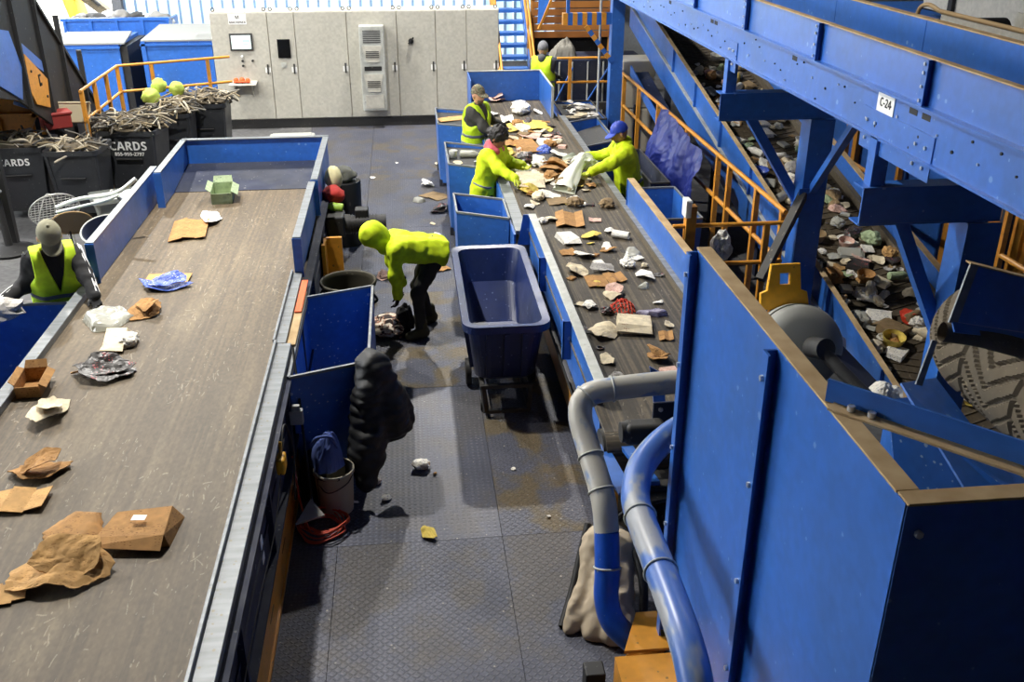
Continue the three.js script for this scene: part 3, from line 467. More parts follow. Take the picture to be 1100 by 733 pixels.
// ---------- hopper of blue panels ----------
{
  const t = thing('hopper_enclosure', 'tall bright blue sheet-metal hopper with dusty tan top flanges', 'hopper', [2.4, 0.2, -3.3]);
  const zs = [-4.47, -3.335, -2.25], x = 1.405;
  for (let i = 0; i < 2; i++) part(t, 'side_panel', box(x, x + 0.012, 0.2, 2.8, zs[i] + 0.002, zs[i + 1] - 0.002), M.blue);
  const fl = part(t, 'top_flange', [rbox(x - 0.004, x + 0.07, 2.8, 2.81, zs[0], zs[2] - 0.067, 0.003)], M.dustTan);
  part(t, 'top_flange', rbox(x, 4.3, 2.8, 2.81, zs[2] - 0.065, zs[2] + 0.006, 0.003), M.dustTan);
  part(t, 'front_panel', box(x, 4.3, 0.2, 2.8, zs[2] - 0.012, zs[2]), M.blue);
  for (const [z, s] of [[-4.46, 1], [-3.335, 1]]) {
    const r = part(t, 'rib', [box(x - 0.05, x, 0.2, 2.79, z - 0.006, z + 0.006), box(x - 0.055, x - 0.045, 0.2, 2.79, z - 0.006, z + 0.055)], M.blue);
    for (let k = 0; k < 5; k++) part(r, 'bolt', rod([x - 0.055, 2.68 - k * 0.5, z + 0.027], [x - 0.068, 2.68 - k * 0.5, z + 0.027], 0.013, 6), M.bolt);
  }
  for (let k = 0; k < 4; k++) part(t, 'bolt', rod([x + 0.05, 2.7 - k * 0.6, zs[2]], [x + 0.05, 2.7 - k * 0.6, zs[2] + 0.014], 0.013, 6), M.bolt);
  // diagonal angle brace across the top
  const d = part(t, 'corner_brace', [bar([1.41, 2.815, -2.83], [2.2, 2.815, -1.98 - 0.0], 0.06, 0.008)], M.dustTan, 'angle brace with dusty foot');
  part(d, 'upright_leg', bar([1.41, 2.855, -2.875], [2.2, 2.855, -2.02], 0.01, 0.085), M.blue);
  for (const q of [0.05, 0.1]) part(d, 'bolt', rod([1.41 + q, 2.82, -2.83 + q], [1.41 + q, 2.84, -2.83 + q], 0.014, 6), M.bolt);
  // inner deck and bin under the drum
  part(t, 'inner_deck', plate([[3.0, 1.60, -5.15], [3.32, 1.54, -5.3], [3.6, 1.02, -4.2], [3.2, 1.02, -4.0]], 0.015), M.blueGloss, 'scuffed bare deck under the tread drum');
  part(t, 'inner_plate', plate([[2.86, 1.56, -5.02], [3.34, 1.42, -5.3], [3.9, 0.9, -4.0], [2.6, 0.9, -4.0]], 0.012), M.blueChip);
  part(t, 'inner_plate', plate([[2.86, 1.55, -5.0], [2.6, 0.9, -4.0], [2.62, 0.2, -4.1], [2.86, 0.2, -5.0]], 0.012), M.blue);
  part(t, 'inner_plate', plate([[2.6, 0.9, -4.0], [3.9, 0.9, -4.0], [3.9, 0.2, -3.6], [2.6, 0.2, -3.6]], 0.012), M.blueChip);
}
// ---------- rubber tread drum and its cover ----------
{
  const t = thing('tread_drum', 'big rubber drum with chunky tyre tread under the dark cover', 'drum', [3.72, 1.76, -4.7]);
  const r = 0.4, seg = 252, rows = 84, z0 = -5.62, z1 = -3.7, pos = [], idx = [];
  for (let j = 0; j <= rows; j++) for (let i = 0; i <= seg; i++) {
    const v = j / rows, u = i / seg, a = u * Math.PI * 2, zz = z0 + (z1 - z0) * v; let k = r * (1 - 0.22 * Math.pow(Math.max(0, 1 - v * 6), 2));
    const side = ((zz * 100 | 0), Math.sin((v * 6.0) * Math.PI) > 0 ? 1 : -1), tri = Math.abs(((v * 3.5) % 1) * 2 - 1), ph = (u * 18 + tri * 1.6) % 1;
    const groove = (ph < 0 ? ph + 1 : ph) < 0.24 || Math.abs(((v * 3.5 + 0.5) % 1) - 0.5) < 0.03 ? 1 : 0; k -= 0.026 * groove;
    pos.push(3.72 + Math.cos(a) * k, 1.76 + Math.sin(a) * k, zz);
  }
  for (let j = 0; j < rows; j++) for (let i = 0; i < seg; i++) { const a = j * (seg + 1) + i, b = a + 1, c = a + seg + 1, d = c + 1; idx.push(a, b, c, b, d, c); }
  const g = new THREE.BufferGeometry(); g.setAttribute('position', new THREE.Float32BufferAttribute(pos, 3)); g.setIndex(idx); const gg = g.toNonIndexed(); gg.computeVertexNormals();
  part(t, 'tread', metreUV(gg), M.rubber);
  part(t, 'end_disc', rod([3.72, 1.76, -5.615], [3.72, 1.76, -5.6], 0.312, 32), M.darkSteel); part(t, 'shaft', rod([3.72, 1.76, -5.85], [3.72, 1.76, -3.6], 0.05, 12), M.darkSteel);
}
{
  const t = thing('drum_cover', 'blue sloping cover plate with silver flange above the tread drum', 'cover', [3.2, 2.1, -4.6]);
  const A = [3.02, 2.56, -4.7], B = [3.48, 2.43, -4.7], D = [2.87, 2.30, -4.55], E = [3.44, 2.185, -4.55];
  part(t, 'cover_plate', plate([A, B, E, D], 0.012), M.blue);
  part(t, 'side_flange', plate([[3.0, 2.57, -4.69], [3.05, 2.56, -4.69], [2.90, 2.29, -4.54], [2.85, 2.30, -4.54]], 0.014), M.steel);
  part(t, 'lower_lip', plate([[2.87, 2.30, -4.54], [3.44, 2.185, -4.54], [3.44, 2.145, -4.50], [2.87, 2.26, -4.50]], 0.012), M.blue);
  part(t, 'rubber_curtain', tube([[2.84, 2.235, -4.56], [3.05, 2.20, -4.54], [3.3, 2.135, -4.5], [3.44, 2.11, -4.48]], 0.055, 24, 12), M.rubber);
  part(t, 'top_flange', bar([3.0, 2.575, -4.71], [3.48, 2.44, -4.71], 0.05, 0.008), M.dustTan);
  part(t, 'side_bracket', plate([[2.79, 2.19, -4.56], [2.82, 2.18, -4.56], [2.76, 1.93, -4.52], [2.72, 1.94, -4.52]], 0.012), M.steel);
}
// ---------- air pipes and blower ----------
function airPipe(label, pts, r, clamps, mat, lower) {
  const t = thing('air_pipe', label, 'pipe', pts[pts.length - 1]);
  if (lower) { part(t, 'pipe', tube(pts.slice(0, lower + 1), r, 60, 20), mat); part(t, 'pipe', tube(pts.slice(lower), r, 40, 20), M.pipeBlue, 'blue lower length'); } else part(t, 'pipe', tube(pts, r, 90, 20), mat);
  const c = new THREE.CatmullRomCurve3(pts.map((p) => V(...p)), false, 'catmullrom', 0.5);
  for (const u of clamps) { const p = c.getPointAt(u), d = c.getTangentAt(u), g = new THREE.TorusGeometry(r + 0.003, 0.007, 6, 24); g.applyQuaternion(new THREE.Quaternion().setFromUnitVectors(V(0, 0, 1), d)); g.translate(p.x, p.y, p.z); part(t, 'clamp_ring', smoothUV(g), M.greyPlastic); }
  return t;
}
M.pipe = std({ map: dataTex(256, 256, (u, v) => { const n = tfbm(u, v, 6, 6, 4, 66); return mix3([70, 106, 176], [150, 152, 156], sstep(0.4, 0.62, n)); }, { repeat: [3, 1] }), roughness: 0.35 });
M.pipeGrey = std({ map: dataTex(256, 256, (u, v) => { const n = tfbm(u, v, 6, 6, 4, 67); return mix3([176, 172, 162], [110, 130, 170], sstep(0.55, 0.8, n)); }, { repeat: [3, 1] }), roughness: 0.35 });
M.pipeBlue = std({ map: paintTex([26, 78, 178], [150, 150, 150], 0.03, 0.15, 97), roughness: 0.32 });
airPipe('bent air pipe from the belt end down to the orange blower', [[2.3, 1.5, -5.52], [1.7, 1.5, -5.51], [1.22, 1.48, -5.49], [1.06, 1.44, -5.47], [1.02, 1.34, -5.40], [1.05, 1.2, -5.25], [1.10, 1.0, -4.98], [1.11, 0.82, -4.87], [1.10, 0.6, -4.76], [1.09, 0.45, -4.70], [1.12, 0.33, -4.62], [1.22, 0.25, -4.54], [1.3, 0.21, -4.5]], 0.078, [0.2, 0.36, 0.42, 0.56, 0.64, 0.8], M.pipeGrey, 7);
airPipe('straight sloping air pipe against the tall blue panel', [[1.75, 1.56, -5.0], [1.45, 1.56, -4.78], [1.22, 1.54, -4.52], [1.12, 1.5, -4.28], [1.1, 1.49, -4.05], [1.1, 1.49, -3.7], [1.1, 1.47, -3.2], [1.1, 1.36, -2.97], [1.1, 1.1, -2.85], [1.1, 0.5, -2.8], [1.1, 0.02, -2.8]], 0.077, [0.32, 0.44, 0.66], M.pipe);
{
  const t = thing('blower', 'orange sheet-metal blower housing at the foot of the pipes', 'blower', [1.42, 0, -4.4]);
  part(t, 'inlet_cone', rod([1.24, 0.24, -4.52], [1.36, 0.17, -4.44], 0.1, 20, 0.13), M.orange);
  part(t, 'housing', plate([[1.06, 0.42, -4.28], [1.39, 0.42, -4.28], [1.39, 0.42, -3.6], [1.06, 0.42, -3.6]].map(([x, y, z]) => [x, y - 0.06, z]), 0.02), M.orange);
  part(t, 'housing', [box(1.06, 1.39, 0, 0.35, -4.28, -3.6), plate([[1.26, 0.38, -4.62], [1.39, 0.38, -4.62], [1.39, 0.38, -4.3], [1.12, 0.38, -4.3]], 0.02)], M.orange);
  part(t, 'junction_box', rbox(0.9, 1.02, 0, 0.22, -4.42, -4.3, 0.01), M.black, 'black box beside the blower');
}
{ // pale sack between the pipes
  const t = thing('woven_sack', 'pale slumped cloth sack with black trim behind the bent pipe', 'sack', [1.15, 0, -5.05]);
  const f0 = join([cap([0.93, 0.02, -4.93], [1.16, 0.34, -5.42], 0.05, 0.09), cap([1.05, 0.03, -4.86], [1.2, 0.25, -5.2], 0.08, 0.1), cap([1.2, 0.06, -4.82], [1.28, 0.42, -5.2], 0.1, 0.09), cap([1.18, 0.36, -5.4], [1.27, 0.44, -5.25], 0.08)], 0.07);
  part(t, 'bag', sdfMesh((x, y, z) => Math.max(f0(x, y, z) - 0.03 * vnoise(x * 12 + z * 6, y * 4, z * 5) - 0.012 * vnoise(x * 26, y * 10, z * 26), 0.004 - y), [0.75, -0.03, -5.65], [1.5, 0.65, -4.6], 0.014), std({ color: 0xb3a48d, roughness: 0.9 }));
  part(t, 'trim', tube([[0.86, 0.015, -4.96], [0.96, 0.14, -5.16], [1.05, 0.3, -5.36], [1.12, 0.43, -5.5]], 0.025, 20, 6), M.black);
  part(t, 'strap', tube([[1.2, 0.5, -5.42], [1.33, 0.5, -5.25], [1.39, 0.35, -5.0], [1.38, 0.05, -4.85]], 0.03, 20, 6), M.black);
}

// creased cloth or paper: a torn outline folded along random straight creases; lump = edges drawn down to the floor
function outline(s, n) { srand(s); const a = []; for (let i = 0; i < n; i++) a.push([(i + rr(-0.3, 0.3)) / n * Math.PI * 2, rr(0.72, 1.0)]); return (t) => { for (let i = 0; i < n; i++) { const p = a[i], q = a[(i + 1) % n]; let t0 = p[0], t1 = q[0], x = t; if (t1 < t0) t1 += 6.28319; if (x < t0) x += 6.28319; if (x >= t0 && x <= t1) { const A = [Math.cos(t0) * p[1], Math.sin(t0) * p[1]], B = [Math.cos(t1) * q[1], Math.sin(t1) * q[1]], k = (x - t0) / (t1 - t0); return Math.hypot(mixn(A[0], B[0], k), mixn(A[1], B[1], k)); } } return 0.85; }; }
function crease(s, w, d, h, m, n, lump, star) {
  const R = outline(s, star ? 9 : 6); srand(s * 31 + 7); const L = []; for (let i = 0; i < 12; i++) { const a = rnd() * 3.1416; L.push([Math.cos(a), Math.sin(a), rr(-0.6, 0.6), (rnd() < 0.5 ? -1 : 1) * rr(0.3, 1)]); }
  const H = (x, z) => L.reduce((q, [a, b, c, k]) => q + k * Math.abs(a * x + b * z - c), 0) + 0.25 * Math.abs(vnoise(x * 4 + s, 2.5, z * 4)) + 0.12 * vnoise(x * 11 + s, 4.5, z * 11);
  let lo = 1e9, hi = -1e9; for (let i = 0; i < 300; i++) { const a = rnd() * 6.28, r = Math.sqrt(rnd()) * 0.9, v = H(Math.cos(a) * r, Math.sin(a) * r); lo = Math.min(lo, v); hi = Math.max(hi, v); }
  const top = [], pos = []; for (let j = 0; j <= m; j++) { const row = []; for (let i = 0; i < n; i++) { const a = i / n * 6.28319, q = j / m, r = q * R(a) * (star && i % (n / 5 | 0) < n / 10 && j === m ? 0.55 : 1) * (1 + (j === m ? 0.05 : 0) * vnoise(i * 3.1, s, j)), x = Math.cos(a) * r, z = Math.sin(a) * r, c = clamp((H(x, z) - lo) / (hi - lo), 0, 1); row.push([x * w / 2, 0.005 + (lump ? h * (0.22 + 0.78 * c) * (1 - Math.pow(q, 7)) : h * c), z * d / 2]); } top.push(row); }
  const tri = (a, b, c) => pos.push(...a, ...b, ...c);
  for (let j = 0; j < m; j++) for (let i = 0; i < n; i++) { const k = (i + 1) % n; tri(top[j][i], top[j + 1][k], top[j + 1][i]); if (j) tri(top[j][i], top[j][k], top[j + 1][k]); }
  for (let j = 0; j < m; j++) for (let i = 0; i < n; i++) { const k = (i + 1) % n, dn = ([x, y, z]) => [x, Math.max(0, y - 0.005), z]; if (lump) { if (j === m - 1) tri(dn(top[m][i]), dn(top[m][k]), [0, 0, 0]); } else { tri(dn(top[j][i]), dn(top[j + 1][i]), dn(top[j + 1][k])); if (j) tri(dn(top[j][i]), dn(top[j + 1][k]), dn(top[j][k])); } }
  for (let i = 0; i < n; i++) { const k = (i + 1) % n, a = top[m][i], b = top[m][k], a0 = [a[0], Math.max(0, a[1] - 0.005), a[2]], b0 = [b[0], Math.max(0, b[1] - 0.005), b[2]]; tri(a, b, b0); tri(a, b0, a0); }
  const g = new THREE.BufferGeometry(); g.setAttribute('position', new THREE.Float32BufferAttribute(pos, 3)); g.computeVertexNormals(); return metreUV(g);
}
// rounded-rectangle rings stacked into a shell: rings [y, x0, x1, z0, z1, radius]
function loftRings(rings, n = 6) {
  const P = [], pos = [], uv = []; for (const [y, x0, x1, z0, z1, r] of rings) { const ring = []; for (const [cx, cz, a0] of [[x1 - r, z1 - r, 0], [x0 + r, z1 - r, 90], [x0 + r, z0 + r, 180], [x1 - r, z0 + r, 270]]) for (let k = 0; k <= n; k++) { const a = (a0 + 90 * k / n) * Math.PI / 180; ring.push([cx + r * Math.cos(a), y, cz + r * Math.sin(a)]); } P.push(ring); }
  const N = P[0].length, idx = []; P.forEach((r) => r.forEach((p) => pos.push(...p)));
  for (let j = 0; j < P.length - 1; j++) for (let i = 0; i < N; i++) { const a = j * N + i, b = j * N + (i + 1) % N, c = a + N, d = b + N; idx.push(a, c, b, b, c, d); }
  const c0 = pos.length / 3, L = P[P.length - 1]; pos.push(L.reduce((s, p) => s + p[0], 0) / N, L[0][1], L.reduce((s, p) => s + p[2], 0) / N); for (let i = 0; i < N; i++) idx.push(c0, (P.length - 1) * N + (i + 1) % N, (P.length - 1) * N + i);
  const g = new THREE.BufferGeometry(); g.setAttribute('position', new THREE.Float32BufferAttribute(pos, 3)); g.setIndex(idx); const q = g.toNonIndexed(); q.computeVertexNormals(); return metreUV(q);
}
const wheel = (x, y, z, r, w) => rod([x - w / 2, y, z], [x + w / 2, y, z], r, 18);

// ---------- dark blue tilt cart ----------
{
  const t = thing('waste_cart', 'dark blue plastic cart on a steel frame, standing empty beside the middle belt', 'cart', [0.84, 0, -8.8]);
  const m = std({ map: paintTex([22, 38, 86], [110, 120, 150], 0.10, 0.3, 111), roughness: 1, roughnessMap: rPaint });
  const outer = [[0.93, 0.45, 1.23, -9.86, -7.74, 0.14], [0.86, 0.45, 1.23, -9.86, -7.74, 0.14], [0.86, 0.50, 1.18, -9.8, -7.80, 0.12], [0.6, 0.53, 1.15, -9.7, -7.86, 0.12], [0.34, 0.56, 1.12, -9.2, -7.93, 0.12], [0.30, 0.6, 1.08, -9.1, -7.98, 0.1]];
  const inner = [[0.36, 0.6, 1.08, -9.15, -7.98, 0.1], [0.6, 0.57, 1.11, -9.65, -7.9, 0.11], [0.92, 0.515, 1.165, -9.79, -7.81, 0.12], [0.93, 0.45, 1.23, -9.86, -7.74, 0.14]];
  const flip = (g) => { const p = g.attributes.position.array; for (let i = 0; i < p.length; i += 9) for (let k = 0; k < 3; k++) { const q = p[i + 3 + k]; p[i + 3 + k] = p[i + 6 + k]; p[i + 6 + k] = q; } g.computeVertexNormals(); return metreUV(g); };
  part(t, 'tub', [loftRings(outer), loftRings(inner.slice().reverse())], m);
  for (let k = 0; k < 3; k++) { const x = 0.68 + k * 0.16; part(t, 'tub_rib', bar([x, 0.84, -7.785], [x, 0.36, -7.905], 0.05, 0.02), m); }
  for (let k = 0; k < 4; k++) { const z = -9.4 + k * 0.45; part(t, 'tub_rib', bar([0.487, 0.84, z], [0.545, 0.4, z], 0.05, 0.02), m); }
  const f = part(t, 'frame', [bar([0.62, 0.29, -9.1], [0.62, 0.29, -7.85], 0.035), bar([1.06, 0.29, -9.1], [1.06, 0.29, -7.85], 0.035), bar([0.6, 0.29, -7.85], [1.08, 0.29, -7.85], 0.035), bar([0.62, 0.29, -7.85], [0.64, 0.06, -7.8], 0.035), bar([1.06, 0.29, -7.85], [1.04, 0.06, -7.8], 0.035), bar([0.64, 0.06, -7.8], [1.04, 0.06, -7.8], 0.035), bar([0.62, 0.29, -9.1], [0.64, 0.08, -8.95], 0.035), bar([1.06, 0.29, -9.1], [1.04, 0.08, -8.95], 0.035), bar([0.64, 0.08, -8.95], [0.64, 0.06, -7.8], 0.03), bar([1.04, 0.08, -8.95], [1.04, 0.06, -7.8], 0.03)], M.darkSteel);
  for (const x of [0.53, 1.15]) part(t, 'wheel', wheel(x, 0.13, -8.5, 0.13, 0.05), M.black);
  for (const x of [0.62, 1.06]) part(t, 'caster', wheel(x, 0.05, -7.95, 0.05, 0.03), M.black);
  t.position.x -= 0.045;
}
// ---------- round barrel ----------
{
  const t = thing('waste_barrel', 'round olive-black barrel with open top behind the blue chute', 'barrel', [-0.665, 0, -9.38]);
  lpart(t, 'barrel', lathe([[0, 0.02], [0.2, 0.02], [0.215, 0], [0.225, 0.05], [0.262, 0.72], [0.285, 0.74], [0.29, 0.775], [0.275, 0.785], [0.26, 0.77], [0.25, 0.73], [0.215, 0.06], [0, 0.05]], 40), std({ map: paintTex([58, 54, 40], [130, 124, 104], 0.12, 0.4, 113), roughness: 0.7 }));
  for (const a of [0.4, 3.5]) lpart(t, 'handle', tube([[Math.cos(a) * 0.27, 0.66, Math.sin(a) * 0.27], [Math.cos(a) * 0.31, 0.6, Math.sin(a) * 0.31], [Math.cos(a + 0.35) * 0.31, 0.6, Math.sin(a + 0.35) * 0.31], [Math.cos(a + 0.35) * 0.27, 0.66, Math.sin(a + 0.35) * 0.27]], 0.014, 16, 6), M.black);
}
// ---------- lidless waste bins with the white name ----------
const flipText = (s, size) => text(s, size, 0.004);
function wasteBin(label, x, z, w, d, h, turn, name) {
  const t = thing('waste_bin', label, 'bin', [x, 0, z], turn, 'dark grey waste bins heaped with scrap');
  const W = w / 2, D = d / 2, k = 0.8;
  lpart(t, 'body', [loftRings([[h, -W, W, -D, D, 0.08], [h - 0.07, -W, W, -D, D, 0.08], [h - 0.07, -W + 0.03, W - 0.03, -D + 0.03, D - 0.03, 0.07], [0.12, -W * k, W * k, -D * k, D * k, 0.07]]), loftRings([[0.14, -W * k + 0.02, W * k - 0.02, -D * k + 0.02, D * k - 0.02, 0.06], [h - 0.01, -W + 0.05, W - 0.05, -D + 0.05, D - 0.05, 0.06], [h, -W, W, -D, D, 0.08]].reverse())], M.blackPlastic);
  for (const s of [-1, 1]) { lpart(t, 'wheel', wheel(s * (W * k - 0.02), 0.13, -D * k + 0.02, 0.13, 0.06), M.black); lpart(t, 'side_rib', bar([s * W * 0.86, h - 0.08, D - 0.025], [s * W * 0.7, 0.2, D * k + 0.002], 0.04, 0.02), M.blackPlastic); }
  lpart(t, 'handle_bar', rod([-W * 0.7, h - 0.04, -D - 0.05], [W * 0.7, h - 0.04, -D - 0.05], 0.018, 8), M.black);
  lpart(t, 'grip_bar', rod([-W * 0.45, h * 0.62, D * 0.93 + 0.01], [W * 0.45, h * 0.62, D * 0.93 + 0.01], 0.016, 8), M.black);
  if (name) {
    const ang = Math.atan2(D - D * k, h - 0.19), yy = h * 0.8, zz = mixn(D * k, D - 0.03, (yy - 0.12) / (h - 0.19)) + 0.006;
    const put = (g, y0) => { g.rotateX(ang); g.translate(0, yy + y0, zz + y0 * Math.tan(ang)); return g; };
    lpart(t, 'lettering', put(text('CARDS', name, 0.004), 0), M.white); if (name > 0.11) lpart(t, 'lettering', put(text('855-955-2797', name * 0.4, 0.004), -name * 0.95), M.white);
  }
  return t;
}
wasteBin('dark grey bin lettered CARDS at the frame edge by the red box', -5.56, -14.62, 0.92, 0.8, 1.05, 0.05, 0.10);
wasteBin('dark grey bin standing in front of its lettered neighbour, no name', -4.68, -14.4, 0.76, 0.74, 1.03, -0.06, 0);
wasteBin('dark grey bin lettered CARDS with a phone number line', -4.08, -15.25, 0.86, 0.78, 1.1, -0.12, 0.13);
wasteBin('black bin squeezed between the lettered bin and the corner bin', -3.72, -16.35, 0.62, 0.72, 1.1, 0.02, 0);
wasteBin('dark grey bin at the end of the bin row nearest the cabinets', -3.38, -17.1, 0.84, 0.74, 1.1, -0.02, 0);
{ // heaps of scrap in the bins: hoses, laths, wire
  const cols = [0x9a8f78, 0x6f6b62, 0x3e3c39, 0xb7ae9a, 0x57534c, 0x827458].map((c) => std({ color: c, roughness: 0.8 }));
  const heap = (label, x, z, w, d, y, n, s) => {
    srand(s); const t = thing('scrap_heap', label, 'scrap', [x, y, z], 0, 'scrap heaped in the bins'); t.userData.kind = 'stuff';
    const by = cols.map(() => []);
    for (let i = 0; i < n; i++) { const a = rnd() * 6.28, L = rr(0.15, 0.55), cx = rr(-w, w) * 0.5, cz = rr(-d, d) * 0.5, cy = rr(-0.06, 0.16) * (1 - Math.hypot(cx / w, cz / d)), q = rr(-0.25, 0.25); const dx = Math.cos(a) * L / 2, dz = Math.sin(a) * L / 2; by[i % cols.length].push(tube([[cx - dx, cy - q * L, cz - dz], [cx + rr(-0.06, 0.06), cy + rr(0, 0.07), cz + rr(-0.06, 0.06)], [cx + dx, cy + q * L, cz + dz]], rr(0.006, 0.019), 8, 5)); }
    const g = new THREE.SphereGeometry(1, 28, 14), p = g.attributes.position; for (let i = 0; i < p.count; i++) { const k = 1 + 0.25 * vnoise(p.getX(i) * 5 + s, p.getY(i) * 5, p.getZ(i) * 5); p.setXYZ(i, p.getX(i) * w * 0.5 * k, p.getY(i) * 0.14 * k - 0.04, p.getZ(i) * d * 0.5 * k); } g.computeVertexNormals();
    lpart(t, 'scrap_core', smoothUV(g), M.rubber); by.forEach((b, i) => b.length && lpart(t, 'hose_tangle', b, cols[i]));
  };
  heap('crushed scrap filling the bin at the frame edge', -5.56, -14.62, 0.8, 0.68, 1.05, 70, 1); heap('scrap and bottles filling the unlettered front bin', -4.68, -14.4, 0.6, 0.58, 1.0, 50, 2);
  heap('tan and grey hoses piled on the bin with the phone number', -4.15, -15.3, 0.95, 0.85, 1.15, 130, 3); heap('dark hoses piled on the squeezed black bin', -3.75, -16.35, 0.7, 0.7, 1.13, 70, 4); heap('grey cables piled on the bin nearest the cabinets', -3.38, -17.1, 0.86, 0.72, 1.13, 110, 5);
}
const blobGeo = (s, w, h, d, amp = 0.25, fr = 4, det = 3) => { let g = new THREE.IcosahedronGeometry(0.5, det + 1); g.deleteAttribute('uv'); g.deleteAttribute('normal'); g = mergeVertices(g, 1e-4); const p = g.attributes.position; for (let i = 0; i < p.count; i++) { const x = p.getX(i), y = p.getY(i), z = p.getZ(i), k = 1 + amp * vnoise(x * fr + s * 7.3, y * fr, z * fr) + amp * 0.5 * Math.abs(vnoise(x * fr * 2.7, y * fr * 2.7 + s, z * fr * 2.7)); p.setXYZ(i, x * w * k, (Math.max(y * k, -0.42) + 0.42) * h, z * d * k); } g.computeVertexNormals(); g.setAttribute('uv', new THREE.Float32BufferAttribute(new Float32Array(p.count * 2), 2)); return smoothUV(g); };
{
  const lime = std({ color: 0xa4b64c, roughness: 0.7 });
  for (const [x, y, z, r, lb] of [[-3.98, 1.42, -16.7, 0.12, 'upper lime green fabric bundle on the hose-filled bins'], [-3.72, 1.36, -16.75, 0.11, 'lime green fabric bundle set apart, nearest the cabinets'], [-4.08, 1.26, -16.5, 0.14, 'lowest and widest lime green bundle, resting on the hoses']]) one('lime_bundle', blobGeo(x * 9, r * 2, r * 2, r * 2, 0.18, 6), lime, lb, 'bundle', [x, y - 0.1, z], 0, 'lime bundles on the bins');
  one('red_box', [rbox(-0.2, 0.2, 0, 0.24, -0.16, 0.16, 0.03), rbox(-0.22, 0.22, 0.2, 0.25, -0.18, 0.18, 0.02)], std({ color: 0x8e2f2b, roughness: 0.6 }), 'red plastic box lying on the scrap by the orange frame', 'box', [-5.2, 1.1, -15.25], 0.5);
  const bp = one('equipment_casing', [rbox(-0.24, 0.24, 0, 0.3, -0.05, 0.05, 0.02), rbox(-0.25, 0.25, 0.28, 0.31, -0.07, 0.07, 0.01)], std({ color: 0xb5ac90, roughness: 0.7 }), 'beige plastic casing propped behind the red box', 'casing', [-5.0, 1.12, -15.45], 0.2); bp.rotation.x = -0.3;
  const fr = thing('orange_rack', 'low orange and blue rack at the frame edge above the bins', 'rack', [-5.9, 0, -15.7]);
  for (const [a, b] of [[[-6.3, 1.55, -15.7], [-5.3, 1.55, -15.7]], [[-6.3, 1.2, -15.7], [-5.5, 1.2, -15.7]], [[-5.55, 0, -15.7], [-5.55, 1.55, -15.7]], [[-6.2, 0, -15.7], [-6.2, 1.7, -15.7]], [[-5.8, 0.9, -15.7], [-5.5, 1.5, -15.7]]]) part(fr, 'rack_bar', bar(a, b, 0.06), M.orange);
  part(fr, 'rack_panel', box(-6.3, -5.7, 0.7, 1.5, -15.8, -15.77), M.orange); part(fr, 'rack_bar', bar([-5.9, 1.4, -15.68], [-5.35, 1.2, -15.68], 0.05), M.blue);
}
{ // left machinery: black climbing conveyor, orange plate
  const t = thing('black_conveyor', 'black climbing conveyor with blue panels and an orange plate at the frame edge', 'conveyor', [-5.4, 0, -15]);
  const x = -5.2, sl = (3.35 - 0.85) / (-13.3 + 18.3), ty = (z) => 0.85 + (z + 18.3) * 0.785;
  part(t, 'side_plate', plate([[x, ty(-12.8), -12.8], [x, 0.15, -18.25], [x, 0.15, -17.0], [x, 1.75, -14.0], [x, 2.05, -12.8]], 0.04), M.black);
  part(t, 'side_plate', plate([[x - 1.3, ty(-12.8), -12.8], [x - 1.3, 0.15, -18.25], [x - 1.3, 0.15, -17.0], [x - 1.3, 2.05, -12.8]], 0.04), M.black);
  part(t, 'conveyor_bed', plate([[x, ty(-12.8) - 0.3, -12.8], [x - 1.3, ty(-12.8) - 0.3, -12.8], [x - 1.3, 0.2, -17.9], [x, 0.2, -17.9]], 0.05), M.navyDark);
  part(t, 'top_rail', bar([x, ty(-12.8) - 0.02, -12.8], [x, 0.17, -18.2], 0.12, 0.05), M.black);
  for (const z of [-14.3, -15.15, -16.0, -16.8]) part(t, 'rib', box(x, x + 0.07, Math.max(0.2, 1.75 - (-14 - z) * 0.53), ty(z) - 0.04 + (z < -15 ? -0.35 + 0.35 : 0) - (18.3 + z < 0 ? 0 : 0), z - 0.03, z + 0.03), M.black);
  part(t, 'blue_panel', plate([[x + 0.03, 2.75, -14.05], [x + 0.03, 2.25, -14.25], [x + 0.03, 1.85, -14.05], [x + 0.03, 2.2, -13.3], [x + 0.03, 2.9, -13.3]].map(([a, b, c]) => [a, b - 0.1, c]), 0.02), M.blue);
  part(t, 'blue_panel', plate([[x + 0.03, 2.45, -14.4], [x + 0.03, 2.1, -15.05], [x + 0.03, 1.95, -15.05], [x + 0.03, 2.25, -14.4]], 0.02), M.blue);
  const op = part(t, 'orange_plate', plate([[x + 0.04, 2.3, -14.4], [x + 0.04, 1.84, -15.1], [x + 0.04, 1.45, -15.0], [x + 0.04, 1.6, -14.5], [x + 0.04, 1.8, -14.36]], 0.03), M.orange);
  for (const [y, z] of [[2.05, -14.5], [1.62, -14.95]]) part(op, 'bolt', rod([x + 0.05, y, z], [x + 0.07, y, z], 0.02, 6), M.black);
  part(op, 'plate_slot', [box(x + 0.052, x + 0.06, 1.8, 1.95, -14.78, -14.74), box(x + 0.052, x + 0.06, 1.8, 1.84, -14.84, -14.74), box(x + 0.052, x + 0.06, 1.93, 1.96, -14.84, -14.74)], M.black);
  for (const z of [-13.0, -15.5]) for (const q of [x - 0.06, x - 1.24]) part(t, 'leg', box(q - 0.05, q + 0.05, 0, ty(z) - 0.6, z - 0.05, z + 0.05), M.black);
}
